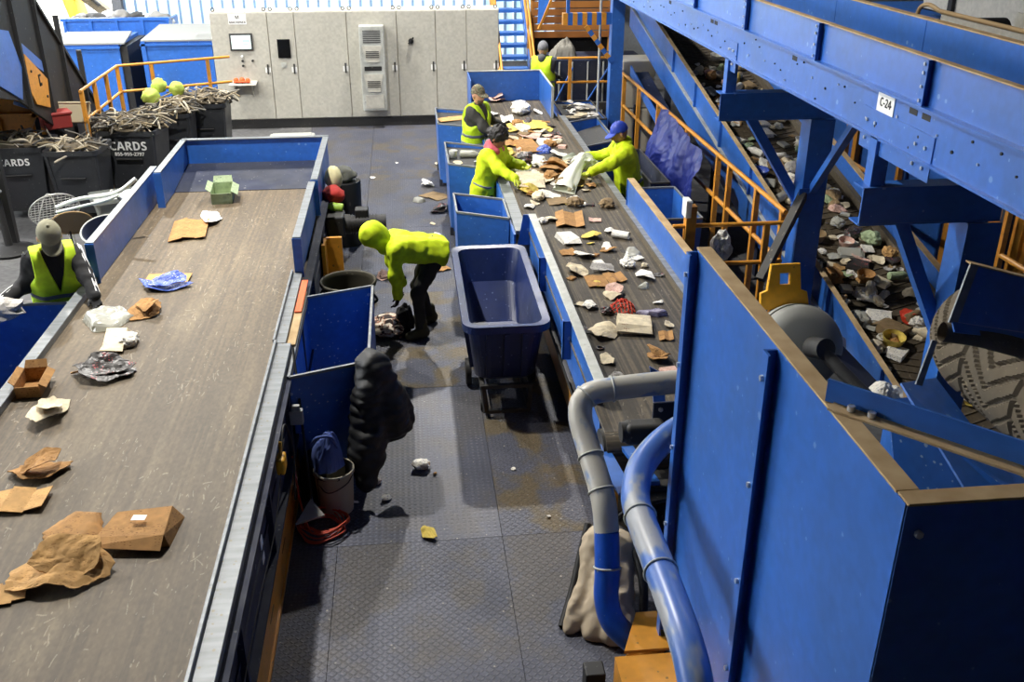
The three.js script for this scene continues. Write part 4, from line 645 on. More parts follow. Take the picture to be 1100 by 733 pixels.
{ // containers behind the rail and the yard beyond
  const cont = (label, x0, x1, z0, z1, h, top, bm = M.blue) => { const t = thing('scrap_container', label, 'container', [(x0 + x1) / 2, 0, (z0 + z1) / 2], 0, 'blue scrap containers behind the rail');
    part(t, 'body', box(x0, x1, 0, h, z0, z1), bm); part(t, 'side_plate', box(x1, x1 + 0.14, 0, h - 0.06, z0, z1 - 0.05), M.black); part(t, 'top_cover', plate([[x0, h + 0.005, z1 + 0.02], [x1 + 0.12, h + 0.005, z1 + 0.02], [x1 - 0.02, h + top, z0 + 0.4], [x0 + 0.08, h + top, z0 + 0.4]], 0.03), std({ color: 0x8a8c8a, roughness: 0.8 }), 'pale sloping cover'); part(t, 'rim', [box(x0 - 0.02, x1 + 0.02, h - 0.09, h - 0.05, z1, z1 + 0.03)], M.blue);
    part(t, 'corner_post', box(x0, x0 + 0.08, 0, h, z1, z1 + 0.03), M.blue); return t; };
  cont('bright blue scrap container with a pale sloping edge, nearest the yard', -6.75, -5.4, -21.6, -20, 1.62, 0.06);
  cont('blue scrap container next to the control cabinets', -4.98, -3.66, -21.8, -20, 1.66, 0.12);
  const t = thing('scrap_hopper', 'low blue hopper rim loaded with white scrap behind the container', 'hopper', [-6, 0, -22.4]);
  part(t, 'front_wall', box(-7.0, -4.9, 0, 1.78, -22.15, -22.1), M.blue); part(t, 'side_wall', box(-7.0, -6.95, 0, 1.78, -23.2, -22.15), M.blue); part(t, 'side_wall', box(-4.95, -4.9, 0, 1.78, -23.2, -22.15), M.blue); part(t, 'rim', box(-7.05, -4.85, 1.78, 1.84, -22.2, -22.08), M.blue);
  for (let i = 0; i < 5; i++) part(t, 'post', box(-7.0 + i * 0.52, -6.94 + i * 0.52, 0, 1.8, -22.1, -22.06), M.blue);
  const wm = [std({ color: 0xd8d6d0, roughness: 0.8 }), std({ color: 0x8b8a86, roughness: 0.8 }), std({ color: 0x4a4a4a, roughness: 0.8 })]; srand(5);
  for (let i = 0; i < 14; i++) one('scrap_lump', blobGeo(i + 60, rr(0.25, 0.5), rr(0.14, 0.26), rr(0.25, 0.4), 0.35, 6), wm[i % 3], `${['white crumpled', 'grey', 'dark'][i % 3]} scrap lump, ${['first', 'second', 'third', 'fourth', 'fifth', 'sixth', 'seventh'][i % 7]} from the yard in the ${i > 6 ? 'upper' : 'lower'} row of the far hopper`, 'scrap', [-6.75 + (i % 7) * 0.27 + rr(-0.05, 0.05), 1.66 + (i > 6 ? 0.1 : 0) - Math.abs(i % 7 - 1.5) * 0.02, -22.5 - rr(0, 0.3)], rnd() * 6, 'scrap lumps in the far hopper');
  const e = thing('excavator_arm', 'yellow excavator arm reaching down to the scrap in the yard', 'excavator', [-8.4, 0, -27]);
  part(e, 'boom', [bar([-8.75, 3.5, -27.3], [-8.1, 1.2, -27], 0.34, 0.34)], M.yellow); part(e, 'stick', [bar([-8.05, 1.95, -26.9], [-7.0, 1.1, -26.8], 0.25, 0.22)], M.rubber); part(e, 'ram', rod([-8.4, 2.5, -26.7], [-7.5, 1.6, -26.7], 0.05, 10), M.black);
  part(e, 'undercarriage', [rbox(-13.4, -11.4, 0, 0.8, -28.5, -26.5, 0.1), rbox(-13.2, -11.6, 0.8, 2.1, -28.3, -26.7, 0.15), bar([-12, 2.0, -27.4], [-10.4, 4.2, -27.4], 0.4, 0.5), bar([-10.4, 4.2, -27.4], [-8.6, 3.3, -27.3], 0.35, 0.4)], M.yellow);
}
// ---------- railings ----------
function railing(label, runs, posts, hs, foot, r = 0.022, group) {
  const t = thing('guard_rail', label, 'railing', runs[0][0].slice().map((v, i) => (i === 1 ? 0 : v)), 0, group);
  for (const [a, b] of runs) for (const h of hs) part(t, 'rail', rod([a[0], a[1] + h, a[2]], [b[0], b[1] + h, b[2]], r, 10), M.orange);
  for (const [x, z, top] of posts) part(t, 'post', box(x - 0.028, x + 0.028, foot, top, z - 0.028, z + 0.028), M.orange);
  return t;
}
railing('orange handrail round the corner in front of the blue containers', [[[-4.68, 0, -14.95], [-4.7, 0, -17.1]], [[-4.7, 0, -17.1], [-3.0, 0, -17.85]]], [[-4.68, -15.0, 1.68], [-4.69, -15.7, 1.68], [-4.7, -16.4, 1.68], [-4.7, -17.1, 1.68], [-4.2, -17.32, 1.66], [-3.35, -17.7, 1.66]], [1.68, 1.26], 0);
railing('long orange handrail along the walkway beside the climbing conveyor', [[[3.72, 0, -17.6], [3.72, 0, -9.05]]], [17.5, 16.7, 15.6, 14.3, 12.7, 11.3, 10.85, 9.9, 9.12].map((z) => [3.72, -z, 1.45]), [1.45, 0.93], 0, 0.026);
{
  const t = railing('short orange rail across the walkway with a white-capped post', [[[2.56, 0, -9.0], [3.7, 0, -9.0]]], [[3.52, -9.0, 1.36]], [1.36, 0.95], 0);
  part(t, 'post', box(2.68, 2.78, 0, 1.57, -9.05, -8.95), M.orange, 'thick orange post'); part(t, 'post_cap', rbox(2.66, 2.72, 1.46, 1.64, -9.07, -8.93, 0.01), M.white, 'white post cap');
}
railing('far orange rail in front of the dark machinery', [[[2.75, 0, -18], [3.85, 0, -18]]], [[2.99, -18, 1.53], [3.75, -18, 1.53]], [1.53, 1.1], 0);
railing('orange rail behind the climbing conveyor under the raised belt', [[[6.2, 0, -13.5], [6.2, 0, -6.4]]], [13.2, 11.6, 10, 9.2, 8.3, 7.2].map((z) => [6.2, -z, 1.5]), [1.5, 0.85], 0, 0.03);
// ---------- back corner: stairs, striped beam, slatted bunker, concrete blocks, dark machinery ----------
{
  const t = thing('steel_stairs', 'steep blue steel stairs with orange handrails beside the cabinets', 'stairs', [2.2, 0, -20]);
  for (let i = 1; i < 15; i++) part(t, 'tread', rbox(1.9, 2.5, 0.2 * i - 0.07, 0.2 * i, -19.0 - 0.25 * i - 0.14, -19.0 - 0.25 * i + 0.14, 0.008), M.blue);
  for (const x of [1.87, 2.53]) { part(t, 'stringer', bar([x, 0, -19.0], [x, 3.0, -22.75], 0.03, 0.22), x < 2 ? M.orange : M.blue); part(t, 'handrail', rod([x, 0.95, -19.0], [x, 3.9, -22.7], 0.025, 8), M.orange); part(t, 'handrail', rod([x, 0.5, -19.0], [x, 3.45, -22.7], 0.025, 8), M.orange); for (const i of [1, 6, 11]) part(t, 'rail_post', box(x - 0.02, x + 0.02, 0.2 * i, 0.2 * i + 0.95, -19 - 0.25 * i - 0.02, -19 - 0.25 * i + 0.02), M.orange); }
  part(t, 'landing', box(1.8, 4.5, 2.95, 3.05, -23.9, -22.7), M.navyDark);
  part(t, 'side_plate', plate([[2.75, 2.9, -20.4], [3.25, 2.9, -20.4], [2.72, 1.85, -20.2], [2.68, 1.85, -20.2]], 0.02), M.blueGloss); part(t, 'side_plate_edge', bar([3.27, 2.95, -20.38], [2.7, 1.75, -20.18], 0.045), M.orange);
  const b = thing('slatted_bunker', 'brown-orange slatted wall behind the striped beam', 'bunker', [3.4, 0, -21.2]);
  for (let i = 0; i < 10; i++) part(b, 'slat', rbox(2.7, 4.4, 1.42 + i * 0.15, 1.55 + i * 0.15, -21.3 + (i % 2) * 0.01, -21.26, 0.008), std({ color: [0x8a5420, 0x9c6328, 0x7d4b1e][i % 3], roughness: 0.75 }));
  for (const x of [2.72, 4.38]) part(b, 'upright', box(x - 0.04, x + 0.04, 0, 3, -21.36, -21.28), M.orange);
  part(b, 'back_panel', box(2.65, 4.45, 0, 1.42, -21.5, -21.4), M.black);
  const s = thing('striped_beam_frame', 'blue post with an orange and blue striped beam and brace', 'steel frame', [3.4, 0, -16]);
  part(s, 'column', box(3.3, 3.5, 0, 2.95, -16.1, -15.9), M.blue);
  for (let i = 0; i < 9; i++) part(s, 'beam_stripe', box(2.52 + i * 0.077, 2.52 + (i + 1) * 0.077, 2.37, 2.55, -16.06, -15.94), i % 2 ? M.blue : M.orange);
  part(s, 'beam', box(3.213, 3.3, 2.37, 2.55, -16.05, -15.95), M.blue);
  for (let i = 0; i < 8; i++) { const p = (q) => [2.88 + 0.44 * q, 2.36 - 0.56 * q, -15.9]; part(s, 'brace_stripe', bar(p(i / 8), p((i + 1) / 8), 0.05, 0.07), i % 2 ? M.blue : M.orange); }
  part(s, 'hanger_post', box(2.58, 2.63, 2.55, 3.1, -16.03, -15.97), M.blue);
  part(s, 'light_pole', rod([3.17, 0.9, -16.2], [3.17, 2.9, -16.2], 0.02, 8), M.greyPlastic);
  const c = [[3.85, 4.45, 0.0, 0.78], [3.85, 4.45, 0.79, 1.3], [3.87, 4.43, 1.31, 1.62]];
  for (let i = 0; i < 3; i++) one('concrete_block', [rbox(-0.3, 0.3, 0, c[i][3] - c[i][2], -0.3, 0.3, 0.03)], M.concreteLight, ['lowest pale concrete block of the stack by the blue post', 'middle pale concrete block of the stack by the blue post', 'top pale concrete block of the stack by the blue post'][i], 'concrete block', [4.03 + i * 0.01, c[i][2], -17.4], 0.02 * i, 'stack of concrete blocks');
  const d = thing('dark_machine', 'dark navy machinery with thin pipes behind the far rail', 'machine', [3.3, 0, -19.4]);
  part(d, 'housing', rbox(2.72, 4.6, 0, 1.35, -19.9, -19.0, 0.03), M.navyDark); part(d, 'grey_hood', moved(crease(9, 0.62, 0.55, 0.42, 14, 48, true), 3.08, 1.34, -19.4), std({ color: 0x77746c, roughness: 0.9 }));
  for (const x of [2.95, 3.2, 3.5, 3.8]) part(d, 'thin_pipe', rod([x, 0.2, -18.96], [x, 1.3, -18.96], 0.018, 8), M.greyPlastic); for (const [a, b2] of [[2.8, 3.2], [3.4, 3.9]]) part(d, 'thin_pipe', rod([a, 0.4, -18.93], [b2, 1.2, -18.93], 0.018, 8), M.blue);
  part(d, 'floor_beam', box(2.6, 4.0, 0.55, 0.68, -18.3, -18.2), M.darkSteel);
  const k = thing('grey_chute', 'grey-blue sloping trough behind the long handrail', 'chute', [3.9, 0.5, -15.4]);
  part(k, 'trough_floor', plate([[3.82, 1.5, -16.6], [4.1, 1.5, -16.6], [4.1, 0.95, -13.9], [3.82, 0.95, -13.9]], 0.02), M.navyDark); part(k, 'trough_side', plate([[3.8, 1.62, -16.6], [3.8, 1.45, -16.6], [3.8, 0.9, -13.9], [3.8, 1.07, -13.9]], 0.02), M.blue); for (const z of [-16.4, -14.2]) part(k, 'leg', box(3.84, 3.9, 0, 1.0, z - 0.03, z + 0.03), M.navyDark);
}
// ---------- dark plant on the far side ----------
{
  const t = thing('screen_machine', 'blue screening machine with orange ribs in the shade under the raised conveyors', 'machine', [8, 0, -11]);
  part(t, 'housing', rbox(6.6, 9.5, 0, 2.5, -17.5, -4.2, 0.05), M.blue);
  for (let i = 0; i < 9; i++) part(t, 'orange_rib', box(6.52, 6.6, 0.1, 2.4, -16.5 + i * 1.4, -16.38 + i * 1.4), M.orange);
  for (let i = 0; i < 4; i++) part(t, 'access_panel', rbox(6.56, 6.6, 0.5, 1.6, -15.9 + i * 2.8, -14.9 + i * 2.8, 0.02), i % 2 ? M.blue : M.orange);
  part(t, 'cross_tube', rod([6.52, 2.0, -16.6], [6.52, 2.0, -4.6], 0.06, 12), M.blue);
  const c = thing('raised_conveyor', 'second raised conveyor with pale grey side panels and a tan rail at the top edge', 'conveyor', [6.5, 2.5, -6]);
  part(c, 'side_panel', box(6.0, 6.02, 2.55, 3.1, -10.9, 0.6), M.cabinet); part(c, 'top_rail', rod([6.0, 3.12, -10.95], [6.0, 3.12, 0.6], 0.025, 8), M.dustTan); part(c, 'rail_hook', tube([[6.0, 3.12, -10.95], [6.0, 3.16, -11.2], [6.0, 3.1, -11.4], [6.0, 2.9, -11.45], [6.0, 2.7, -11.4]], 0.025, 20, 8), M.dustTan);
  part(c, 'tail_pulley', rod([6.0, 2.85, -11.1], [6.9, 2.85, -11.1], 0.17, 18), M.black); part(c, 'side_panel', box(6.9, 6.92, 2.55, 3.1, -10.9, 0.6), M.cabinet); part(c, 'belt', box(6.05, 6.87, 2.8, 2.82, -10.9, 0.6), M.black);
  for (const z of [-9.5, -5, -1]) for (const x of [6.1, 6.4]) part(c, 'leg', box(x - 0.05, x + 0.05, 0, 2.55, z - 0.05, z + 0.05), M.navyDark);
  for (const [x0, lab, m, y] of [[8.2, 'pale grey raised trough with a dark post beyond the second raised conveyor', M.cabinet, 3.2], [9.6, 'blue raised trough furthest back beyond the pale grey one', M.blue, 3.35]]) { const q = thing('raised_trough', lab, 'conveyor', [x0, 2.5, -8], 0, 'raised troughs over the dark machine'); part(q, 'side_panel', box(x0, x0 + 0.02, y - 0.6, y, -15.5, 0.5), m); part(q, 'side_panel', box(x0 + 0.7, x0 + 0.72, y - 0.6, y, -15.5, 0.5), m); part(q, 'trough_floor', box(x0, x0 + 0.72, y - 0.6, y - 0.58, -15.5, 0.5), M.black); for (const z of [-14.6, -12.1, -9.6]) part(q, 'post', box(x0 - 0.06, x0, 2.5, y, z - 0.06, z + 0.06), M.black); part(q, 'top_flange', box(x0 - 0.04, x0 + 0.04, y, y + 0.01, -15.5, 0.5), M.dustTan); }
}
// ---------- blue tarp on the handrail ----------
{
  const nu = 90, nv = 60, top = [], g = new THREE.BufferGeometry(), pos = [], idx = [];
  for (let j = 0; j <= nv; j++) for (let i = 0; i <= nu; i++) {
    const u = i / nu, v = j / nv, z = -13.9 + u * 2.3 + 0.25 * v * (u - 0.3), low = 0.2 + 0.2 * vnoise(u * 4, 3, 1) + 0.2 * u, y0 = 1.5 - 0.1 * Math.pow(u, 1.5) - 0.05 * Math.abs(vnoise(u * 5, 1, 7)), y = mixn(y0, low, v) + 0.02 * vnoise(u * 14, v * 3, 5);
    const bulge = 0.16 * Math.sin(Math.min(1, v * 1.2) * Math.PI * 0.6) + 0.12 * Math.exp(-Math.pow((u - 0.1) / 0.25, 2)) * v; const fold = 0.06 * vnoise(u * 7 + v * 1.5, v * 1.2, 2) + 0.03 * vnoise(u * 22, v * 7, 4) + 0.012 * Math.abs(vnoise(u * 26 + v * 9, v * 15, 9));
    pos.push(3.66 - bulge - fold - 0.02, y, z);
  }
  for (let j = 0; j < nv; j++) for (let i = 0; i < nu; i++) { const a = j * (nu + 1) + i, b = a + 1, c = a + nu + 1, d = c + 1; idx.push(a, c, b, b, c, d); }
  g.setAttribute('position', new THREE.Float32BufferAttribute(pos, 3)); g.setIndex(idx); g.computeVertexNormals(); g.setAttribute('uv', new THREE.Float32BufferAttribute(new Float32Array(pos.length / 3 * 2), 2));
  const t = thing('blue_tarp', 'crumpled royal blue tarp draped over the long orange handrail', 'tarp', [3.5, 0.4, -12.8]);
  part(t, 'sheet', g, phy({ color: 0x18246a, roughness: 0.42, side: THREE.DoubleSide, sheen: 0.3, sheenRoughness: 0.5 })); part(t, 'hem', tube(Array.from({ length: 12 }, (_, i) => { const k = (nv * (nu + 1) + Math.round(i / 11 * nu)) * 3; return [pos[k], pos[k + 1], pos[k + 2]]; }), 0.01, 40, 5), std({ color: 0x1d3580, roughness: 0.6 }));
}
// ---------- round grey pulley drive with the yellow lifting lug ----------
{
  const t = thing('drive_unit', 'grey round gear drive with shaft behind the tall blue hopper', 'gear drive', [2.95, 0, -6.5]);
  part(t, 'housing', [moved(lathe([[0, 0.2], [0.2, 0.2], [0.29, 0.16], [0.32, 0.08], [0.32, -0.1], [0.28, -0.12], [0, -0.12]], 40), 0, 0, 0, 0, 1.1, 0.25)].map((g) => moved(g, 2.9, 1.22, -6.5)), std({ color: 0x83837d, roughness: 0.6 }));
  part(t, 'rim_band', moved(moved(lathe([[0.318, 0.02], [0.33, 0.04], [0.335, -0.1], [0.318, -0.12]], 40), 0, 0, 0, 0, 1.1, 0.25), 2.9, 1.22, -6.5), M.greyPlastic);
  part(t, 'hub', [rod([2.93, 1.3, -6.32], [2.96, 1.36, -6.15], 0.08, 18)], M.darkSteel); part(t, 'shaft', rod([2.95, 1.33, -6.2], [3.35, 0.95, -5.7], 0.05, 12), M.darkSteel);
  const shp = new THREE.Shape([[-0.18, 0], [0.2, 0], [0.18, 0.12], [0.13, 0.14], [0.12, 0.34], [-0.1, 0.34], [-0.13, 0.14], [-0.18, 0.12]].map((p) => new THREE.Vector2(...p))); shp.holes.push(new THREE.Path([[-0.04, 0.18], [0.05, 0.18], [0.05, 0.28], [-0.04, 0.28]].map((p) => new THREE.Vector2(...p))));
  const lg = new THREE.ExtrudeGeometry(shp, { depth: 0.03, bevelSize: 0.006, bevelThickness: 0.006, bevelSegments: 2 }); lg.rotateX(-0.25); lg.translate(2.84, 1.44, -6.75); part(t, 'lifting_lug', metreUV(lg), M.yellow, 'yellow lug plate with a square hole');
  part(t, 'stand', [box(2.7, 3.1, 0, 1.0, -6.75, -6.35)], M.navyDark);
  part(t, 'chain_guard', plate([[3.0, 1.32, -6.4], [3.2, 1.25, -6.5], [3.55, 0.9, -5.9], [3.35, 0.9, -5.75]], 0.03), M.navyDark);
  part(t, 'warning_label', plate([[3.22, 1.3, -6.62], [3.3, 1.24, -6.55], [3.31, 1.1, -6.5]], 0.006), M.white);
}
// ---------- by the wide belt: coat, bags, bucket, cord, broom ----------
{
  const f0 = join([ell([-0.36, 1.03, -6.93], [0.12, 0.13, 0.13]), cap([-0.38, 0.98, -6.9], [-0.42, 0.38, -6.70], 0.10, 0.16), cap([-0.32, 0.98, -6.92], [-0.26, 0.55, -6.86], 0.10, 0.17), cap([-0.30, 0.94, -6.95], [-0.16, 0.5, -7.0], 0.09, 0.12), cap([-0.40, 0.9, -6.78], [-0.44, 0.2, -6.55], 0.07, 0.075)], 0.06);
  const f = (x, y, z) => f0(x, y, z) - 0.012 * Math.abs(Math.sin(y * 42 + 2 * vnoise(x * 6, y * 4, z * 6))) - 0.03 * vnoise(x * 7, y * 3, z * 7) - 0.016 * vnoise(x * 13, y * 16, z * 13);
  const t = thing('puffer_coat', 'black quilted coat with hood hanging over the corner of the blue chute', 'coat', [-0.36, 0.15, -6.8]);
  part(t, 'coat_shell', sdfMesh(f, [-0.75, 0.05, -7.25], [0.05, 1.3, -6.3], 0.014), std({ color: 0x101113, roughness: 0.6 }));
  const b = thing('blue_bag', 'slate blue folded cloth bag on the white bucket', 'bag', [-0.74, 0.36, -6.55]);
  lpart(b, 'bag', crease(14, 0.34, 0.3, 0.3, 10, 40, true), std({ color: 0x4c5f9c, roughness: 0.85 })); lpart(b, 'handle', tube([[-0.1, 0.2, 0.02], [-0.04, 0.3, 0.08], [0.06, 0.3, 0.08], [0.1, 0.18, 0.03]], 0.012, 16, 6), std({ color: 0x4c5f9c, roughness: 0.85 }));
  const k = thing('white_bucket', 'white scribbled bucket standing on the tread plate under the blue bag', 'bucket', [-0.68, 0, -6.50]);
  lpart(k, 'bucket', lathe([[0, 0.0], [0.13, 0], [0.15, 0.34], [0.16, 0.345], [0.158, 0.37], [0.145, 0.37], [0.125, 0.02], [0, 0.02]], 32), std({ map: dataTex(256, 256, (u, v) => { const n = tfbm(u, v, 5, 5, 4, 12), l = Math.abs(tfbm(u, v, 4, 4, 2, 77) - 0.5); return l < 0.02 ? [40, 40, 44] : mix3([186, 180, 160], [150, 142, 120], n); }), roughness: 0.6 }));
  lpart(k, 'bail_wire', tube([[-0.15, 0.33, 0.02], [-0.05, 0.25, 0.16], [0.1, 0.3, 0.13], [0.155, 0.34, 0]], 0.005, 20, 5), M.darkSteel);
  one('black_bag', blobGeo(23, 0.24, 0.42, 0.4, 0.15, 4, 4), std({ color: 0x15161a, roughness: 0.5 }), 'black bag slumped between the white bucket and the wide conveyor', 'bag', [-0.85, 0.0, -6.72]);
  const pts = []; srand(9); for (let i = 0; i <= 110; i++) { const a = i * 0.42, r = 0.155 + 0.035 * Math.sin(i * 0.37) + 0.012 * Math.sin(i * 1.7); pts.push([Math.cos(a) * r, 0.012 + 0.0007 * i + 0.01 * Math.sin(i * 0.9), Math.sin(a) * r]); } for (let i = 1; i < 6; i++) pts.push([-0.16 - 0.01 * i, 0.1 + 0.08 * i, -0.1 - 0.03 * i]);
  one('extension_cord', tube(pts, 0.0075, 500, 6), std({ color: 0xb8452a, roughness: 0.6 }), 'coiled red-orange extension cord on the tread plate beside the wide conveyor', 'cord', [-0.77, 0, -6.24]);
  const q = thing('squeegee', 'grey triangular dustpan head on a thin black handle leaning on the conveyor', 'squeegee', [-0.86, 0.12, -6.3]);
  part(q, 'handle', rod([-0.98, 1.1, -7.15], [-0.84, 0.22, -6.28], 0.011, 8), M.black); const hd = part(q, 'head', plate([[-0.845, 0.25, -6.27], [-0.74, 0.17, -6.16], [-0.95, 0.15, -6.1]], 0.03), std({ color: 0x8d8b86, roughness: 0.6 }));
  one('hand_unit', [rbox(-0.05, 0.05, 0, 0.12, -0.03, 0.03, 0.01), rbox(-0.03, 0.03, 0.1, 0.16, -0.02, 0.02, 0.01)], M.greyPlastic, 'small grey device hanging on the conveyor side above the black bag', 'device', [-0.93, 0.72, -6.6]);
  // clothes hung at the drive end of the wide conveyor
  one('beige_bag', blobGeo(31, 0.22, 0.3, 0.26, 0.15, 3, 4), std({ color: 0xcfc79a, roughness: 0.85 }), 'pale yellow bag lying on the conveyor drive end', 'bag', [-0.93, 1.0, -11.95]);
  one('red_cloth', blobGeo(32, 0.27, 0.2, 0.3, 0.2, 4, 4), std({ color: 0xa0241c, roughness: 0.85 }), 'red cloth bundled below the pale yellow bag', 'cloth', [-0.92, 0.93, -11.62]);
  one('green_bottle', [lathe([[0, 0], [0.05, 0], [0.055, 0.02], [0.055, 0.15], [0.02, 0.2], [0.02, 0.23], [0, 0.23]], 18)].map((g) => moved(g, 0, 0, 0, 0, 0, 1.4)), std({ color: 0x8fae3c, roughness: 0.5 }), 'green bottle lying below the red cloth', 'bottle', [-0.8, 0.9, -11.42]);
  one('grey_jacket', blobGeo(33, 0.3, 0.2, 0.34, 0.25, 4, 4), std({ color: 0x55564f, roughness: 0.9 }), 'grey jacket heaped at the corner of the conveyor end wall', 'jacket', [-0.86, 0.86, -12.75]);
  one('black_drum', lathe([[0, 0], [0.2, 0], [0.22, 0.86], [0.2, 0.87], [0, 0.86]], 24), M.black, 'black drum standing under the grey jacket', 'drum', [-0.86, 0, -12.75]);
}
// ---------- clutter behind the worker at the wide belt ----------
{
  const wire = std({ color: 0xb9bab6, roughness: 0.4, metalness: 0.5 });
  const hoop = (x, y, z, r, tx, tz) => { const g = new THREE.TorusGeometry(r, 0.009, 6, 36); g.rotateX(tx); g.rotateY(tz); g.translate(x, y, z); return smoothUV(g); };
  const a = thing('wire_basket', 'round wire mesh basket behind the worker in the striped jacket', 'basket', [-4.5, 0, -12.6]);
  part(a, 'hoop', hoop(-4.42, 0.72, -12.3, 0.3, 0.6, 0.5), wire); const ms = []; for (let i = -6; i <= 6; i++) { const q = i * 0.045, L = Math.sqrt(0.09 - q * q); const M4 = new THREE.Matrix4().makeRotationY(0.5).multiply(new THREE.Matrix4().makeRotationX(0.6)); for (const s of [0, 1]) { const P = [V(s ? q : -L, s ? -L : q, 0), V(s ? q : L, s ? L : q, 0)].map((p) => p.applyMatrix4(M4).add(V(-4.42, 0.72, -12.3)).toArray()); ms.push(rod(P[0], P[1], 0.0028, 4)); } } part(a, 'wire_mesh', ms, wire); part(a, 'leg', rod([-4.55, 0, -12.5], [-4.5, 0.55, -12.35], 0.012, 6), wire); part(a, 'leg', rod([-4.2, 0, -12.2], [-4.25, 0.55, -12.25], 0.012, 6), wire);
  const b = thing('tan_hoop_net', 'tan round sieve leaning next to the wire basket', 'sieve', [-4.1, 0, -12.1]); part(b, 'rim', hoop(-4.12, 0.66, -11.95, 0.24, 0.7, 0.3), std({ color: 0x9d8158, roughness: 0.7 })); const disc = new THREE.CircleGeometry(0.235, 28); disc.rotateX(0.7); disc.rotateY(0.3); disc.translate(-4.12, 0.65, -11.96); part(b, 'mesh_disc', smoothUV(disc), std({ color: 0x80705a, roughness: 0.9, side: THREE.DoubleSide })); part(b, 'leg', rod([-4.2, 0, -12.1], [-4.2, 0.6, -12.05], 0.012, 6), M.darkSteel);
  const c = thing('black_pail', 'black tilted pail with pale rim beside the conveyor guide wall', 'pail', [-3.7, 0, -11.6]); const lt = lathe([[0, 0], [0.2, 0], [0.27, 0.5], [0.29, 0.5], [0.285, 0.52], [0.26, 0.52], [0.19, 0.02], [0, 0.02]], 32); lt.rotateX(0.35); lt.translate(-3.62, 0.2, -11.75); part(c, 'pail', lt, M.navyDark); part(c, 'rim', (() => { const g = new THREE.TorusGeometry(0.283, 0.012, 6, 36); g.rotateX(Math.PI / 2); g.translate(0, 0.515, 0); g.rotateX(0.35); g.translate(-3.62, 0.2, -11.75); return smoothUV(g); })(), M.greyPlastic); part(c, 'stand', box(-3.85, -3.4, 0, 0.2, -11.95, -11.5), M.black);
  one('grey_tote', [loftRings([[0.42, -0.32, 0.32, -0.24, 0.24, 0.06], [0.36, -0.32, 0.32, -0.24, 0.24, 0.06], [0.36, -0.29, 0.29, -0.21, 0.21, 0.05], [0, -0.24, 0.24, -0.17, 0.17, 0.05]]), rbox(-0.3, 0.3, 0.36, 0.4, -0.22, 0.22, 0.02)], phy({ color: 0x8f928c, roughness: 0.3, clearcoat: 0.5 }), 'glossy grey plastic tote tipped behind the black pail', 'tote', [-3.78, 0.36, -12.75], 0.4);
  one('tote_stand', [rbox(-0.35, 0.35, 0.0, 0.36, -0.3, 0.3, 0.02)], M.black, 'black crate under the glossy grey tote', 'crate', [-3.78, 0, -12.75], 0.3);
  one('white_hose', [tube([[-0.42, 0.0, 0.12], [-0.2, 0.06, 0.05], [0.05, 0.08, 0.02], [0.22, 0.13, 0.02], [0.38, 0.24, -0.02]], 0.022, 30, 8), tube([[-0.4, -0.03, 0.2], [-0.18, 0.0, 0.12], [0.05, 0.04, 0.08], [0.2, 0.09, 0.06]], 0.016, 24, 8)], std({ color: 0xd2d6d4, roughness: 0.5 }), 'white plastic hoses lying across the guide wall behind the worker', 'hose', [-3.2, 1.41, -10.25]);
  one('grey_bar', [rbox(-0.02, 0.02, 0, 0.5, -0.02, 0.02, 0.01)].map((g) => moved(g, 0, 0, 0, 0, 0.5, 0.5)), M.greyPlastic, 'short grey bar leaning on the black pail', 'bar', [-3.3, 0.75, -11.9]);
  one('bent_wire', tube([[-0.18, 0, 0.1], [-0.2, 0.3, 0], [-0.06, 0.62, 0], [0.02, 0.6, 0], [0.06, 0.3, 0], [0.16, 0, 0.05]], 0.008, 40, 5), wire, 'bent wire standing before the lettered bin at the frame edge', 'wire', [-4.8, 0.0, -13.3]);
  const d = thing('stand_base', 'black fan stand on a round base at the frame edge', 'stand', [-5.28, 0, -12.85]); lpart(d, 'base', lathe([[0, 0], [0.3, 0], [0.3, 0.05], [0.08, 0.1], [0, 0.1]], 32), M.black); lpart(d, 'pole', rod([0, 0.08, 0], [-0.08, 1.2, -0.1], 0.05, 14), M.black); lpart(d, 'clamp_wheel', moved(smoothUV(new THREE.TorusGeometry(0.09, 0.02, 8, 20)), -0.03, 0.85, 0.06, 0, 1.2), M.greyPlastic);
  one('red_rag', blobGeo(51, 0.3, 0.5, 0.3, 0.25, 4, 3), std({ color: 0x7c2622, roughness: 0.9 }), 'dark red rag bundle beside the fan stand', 'rag', [-5.85, 0, -13.9]);
}
// ---------- people ----------
const fab = (c, s, r = 0.85) => std({ map: dataTex(128, 128, (u, v) => { const k = 0.88 + 0.18 * tfbm(u, v, 8, 8, 4, s); const q = new THREE.Color(c).convertLinearToSRGB(); return [q.r * 255 * k, q.g * 255 * k, q.b * 255 * k]; }, { repeat: [3, 3] }), roughness: r });
const C = { lime: fab(0xd2ea10, 1, 0.75), limeVest: fab(0xc4e81a, 2, 0.7), black: fab(0x131316, 3), charcoal: fab(0x34332f, 4), grey: fab(0x4a4c50, 5), olive: fab(0x4d4a33, 6), band: std({ color: 0x6f7478, roughness: 0.4 }), whiteStripe: std({ color: 0xdcdcdc, roughness: 0.7 }), capOlive: fab(0x83806a, 7), capBlue: fab(0x2440a8, 8, 0.5), beanie: fab(0x77787c, 9), pink: fab(0xd0606c, 10), hair: std({ color: 0x1c1716, roughness: 0.6 }), paleGlove: fab(0xc9d64a, 11), jeans: fab(0x2c3550, 12) };
C.camo = std({ map: dataTex(128, 128, (u, v) => { const n = tfbm(u, v, 7, 7, 3, 15); return n < 0.42 ? [70, 74, 56] : n < 0.55 ? [124, 122, 98] : [96, 84, 66]; }, { repeat: [5, 5] }), roughness: 0.9 });
const skinM = std({ vertexColors: true, roughness: 0.6 });
